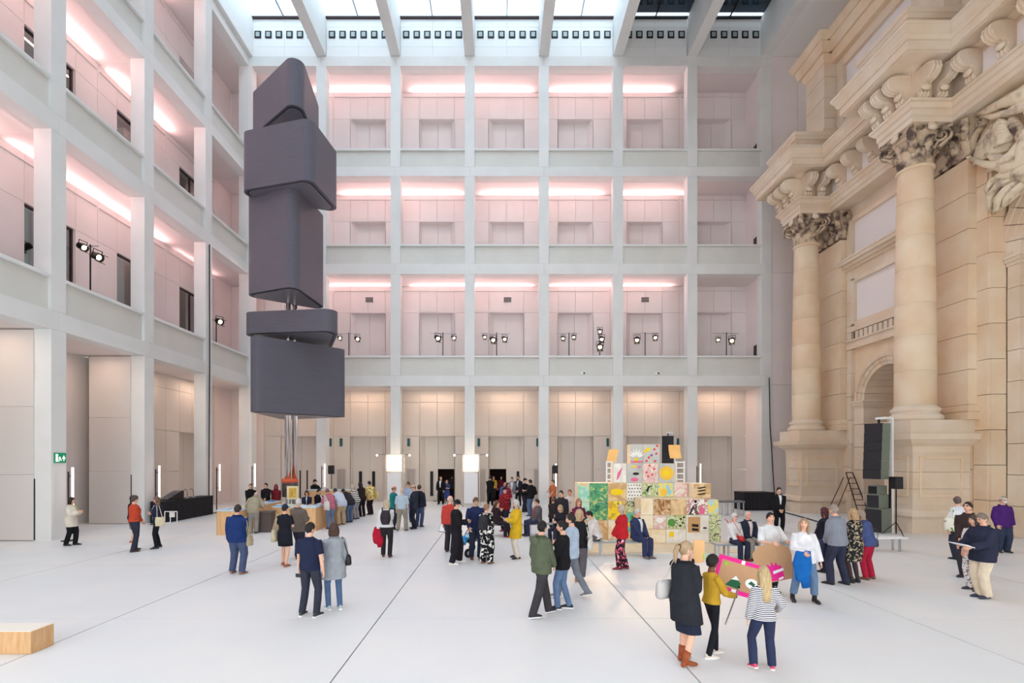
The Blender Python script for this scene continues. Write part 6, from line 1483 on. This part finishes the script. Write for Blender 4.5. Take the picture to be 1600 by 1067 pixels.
phone('redsw', 'dark folder held low by the old man in red', 0, 'folder', (.13, .17, .01), (60,62,70), 'folder', (0, .02, -.1), .9)
phone('whiteseat', 'pale blue leaflet on the knees of the seated reader', 1, 'leaflet', (.11, .15, .004), (180,206,220), 'leaflet')
CARD = mat('brown_cardboard', (188, 148, 112), .85, var=.05, scale=3)
MAG = mat('magenta_tape', (232, 30, 140), .5)
def sign_board(name, label, c, u, v, w_, h, col=CARD):
    """a flat cardboard sign: c centre, u right, v up"""
    u, v = Vector(u).normalized(), Vector(v).normalized(); n = u.cross(v).normalized(); c = Vector(c)
    t = root(name, label, 'sign', tuple(c))
    def slab(nm, poly, m, a, b):
        MB().add([c+u*x+v*y+n*a for x, y in poly]+[c+u*x+v*y+n*b for x, y in poly], [tuple(range(len(poly)-1, -1, -1)), tuple(range(len(poly), 2*len(poly)))]+[(i, (i+1) % len(poly), len(poly)+(i+1) % len(poly), len(poly)+i) for i in range(len(poly))]).build(nm, m, t)
    return t, slab
c = pt(1150, 899, 7.9)
t, slab = sign_board('cardboard_sign', 'wide cardboard sign framed in magenta tape held by the two girls', c, (1, .12, -.30), (.22, -.12, 1), 0, 0)
slab('board', [(-.36,-.29),(.44,-.29),(.44,.26),(-.36,.26)], CARD, 0, .012)
for poly in ([(-.36,-.29),(-.02,-.29),(-.02,-.22),(-.36,-.22)], [(.06,-.29),(.44,-.29),(.44,-.22),(.06,-.22)], [(-.36,.2),(.02,.2),(.02,.26),(-.36,.26)], [(.08,.2),(.44,.2),(.44,.26),(.08,.26)], [(-.36,-.22),(-.30,-.22),(-.30,.2),(-.36,.2)]): slab('tape_strip', poly, MAG, .012, .018)
slab('tape_gap', [(.02,.2),(.08,.2),(.08,.26),(.02,.26)], WHITE, .012, .018); slab('tape_gap', [(-.02,-.29),(.06,-.29),(.06,-.22),(-.02,-.22)], WHITE, .012, .018)
slab('green_mountain', [(-.14,-.18),(.1,-.2),(.1,-.1),(-.02,-.02)], mat('mountain_green', (24, 96, 60), .7), .012, .018); slab('snow_cap', [(-.075,-.075),(.06,-.06),(-.01,.0)], WHITE, .018, .022)
slab('white_plate', [(.28+.11*math.cos(a), -.06+.08*math.sin(a)) for a in (2*PI*i/14 for i in range(14))], WHITE, .012, .018); slab('green_mark', [(.22,-.07),(.32,-.09),(.34,-.05),(.26,-.02)], mat('mountain_green', (24, 96, 60), .7), .018, .022)
slab('lime_mark', [(-.26,.13),(-.2,.11),(-.18,.15),(-.24,.17)], mat('lime_mark', (150, 200, 60), .7), .012, .018)
c = pt(1206, 877, 10.6)
t, slab = sign_board('cardboard_sign', 'plain brown cardboard sign with a magenta hand, held up by the man in white', c, (1, -.05, .22), (-.22, .1, 1), 0, 0)
slab('board', [(-.36,-.42),(.42,-.42),(.42,.2),(.2,.36),(-.2,.36),(-.36,.22)], CARD, 0, .012)
slab('magenta_hand', [(-.16,-.4),(.16,-.4),(.16,-.2),(.14,-.1),(.1,-.12),(.06,-.03),(.02,-.1),(-.03,-.01),(-.06,-.1),(-.12,-.04),(-.16,-.16)], MAG, .012, .018)
slab('white_stroke', [(-.04,-.26),(.18,-.22),(.18,-.17),(-.04,-.2)], WHITE, .018, .022); slab('white_stroke', [(.04,-.4),(.14,-.38),(.14,-.34),(.04,-.36)], WHITE, .018, .022)
c = pt(1089, 866, 7.45)
t, slab = sign_board('cardboard_sign', 'small tan cardboard standing behind the head of the charcoal coat', c, (1, .1, .05), (0, 0, 1), 0, 0)
slab('board', [(-.07,-.13),(.11,-.12),(.11,.2),(-.05,.22)], mat('tan_card', (216, 170, 120), .8), 0, .012); slab('green_edge', [(.09,-.08),(.112,-.08),(.112,.02),(.09,.02)], mat('lime_mark', (150, 200, 60), .7), .012, .018)
p = PEOPLE['yellowgirl']['hands'][1]
st = root('stick', 'thin grey stick in the hand of the girl in yellow', 'stick', tuple(p)); MB().tube([p+Vector((.08, .02, .12)), p+Vector((-.14, -.02, -.42))], .011, 6).build('shaft', STEEL, st); MB().ball(p+Vector((.08, .02, .12)), .018, 8, 6).build('knob', BLACK, st)
sb = root('storage_box', 'dark brown box standing at the gap between the desk counters', 'box', (-9.25, 20.2, 0))
MB().frustum((-9.5, -9.0, 19.95, 20.4), 0, (-9.47, -9.03, 19.97, 20.38), .78).build('box_body', mat('dark_brown_box', (88, 76, 72), .7), sb); MB().box(-9.5, -9.0, 19.94, 20.42, .78, .83).build('lid', mat('dark_brown_lid', (104, 92, 88), .6), sb)
for lb, px in (('left black post behind the desk beside the chrome pole', 469), ('right black post behind the desk beside the chrome pole', 480)):
    p = at(px, 796); t = root('black_post', lb, 'post', tuple(p), 'black posts behind the desk')
    MB().lathe([(.18, 0), (.18, .02), (.03, .04)], tuple(p), 12).build('foot', BLACK, t); MB().tube([p+Vector((0, 0, .03)), p+Vector((0, 0, 2.25))], .04, 8).build('pole', BLACK, t)
# ------------------------------------------------ pushchair
def pushchair(label, x, y, rz):
    t = root('pushchair', label, 'pushchair', (x, y, 0), rz=rz, local=True)
    FR = mat('pushchair_frame', (60, 60, 66), .4, metal=.6); FAB = pattern('blue_blanket', (40,140,200), (190,224,240), 'noise', 9, .52)
    for s in (-.26, .26):
        MB().tube([(s,.38,.12),(s,.05,.5),(s*.95,-.42,1.02)], .014, 6).build('side_tube', FR, t); MB().tube([(s,-.36,.14),(s,.05,.5)], .014, 6).build('rear_tube', FR, t)
        for yy in (.4, -.38):
            a = 0; o = MB().tube([(s+.05*math.copysign(1, s)-.02, yy, .13), (s+.05*math.copysign(1, s)+.02, yy, .13)], .13, 16).build('wheel', BLACK, t); MB().tube([(s+.05*math.copysign(1, s)-.024, yy, .13), (s+.05*math.copysign(1, s)+.024, yy, .13)], .06, 12).build('hub', STEEL, o)
    MB().tube([(-.25,-.42,1.02),(0,-.46,1.05),(.25,-.42,1.02)], .018, 8).build('handle', BLACK, t)
    MB().loft([[(-.22,y_,z),(.22,y_,z),(.2,y_-.02,z+.05),(-.2,y_-.02,z+.05)] for y_, z in ((.36,.42),(.16,.4),(-.02,.42),(-.16,.62),(-.26,.9))]).build('seat', BLACKC, t)
    MB().loft([[(-.21,y_,z),(0,y_+.03,z+.05),(.21,y_,z),(0,y_-.06,z-.05)] for y_, z in ((.4,.36),(.3,.52),(.12,.55),(-.04,.62))]).build('blanket', FAB, t, True)
    MB().ball((0,-.1,.76), (.09,.09,.1), 12, 8).build('child_head', skin((226,176,150)), t, True)
    MB().loft([[(.25*math.cos(a)*r, -.24+yy+.02, .86+.22*math.sin(a)*r) for a in (PI*i/10 for i in range(11))]+[(.23*math.cos(a)*r, -.24+yy, .86+.2*math.sin(a)*r) for a in (PI*i/10 for i in range(10, -1, -1))] for yy, r in ((0,1),(.12,1.04),(.26,.96))]).build('hood', BLACKC, t, True)
v = at(735, 866); pushchair('dark pushchair with a bright blue blanket between the two men', v.x, v.y, 2.4)
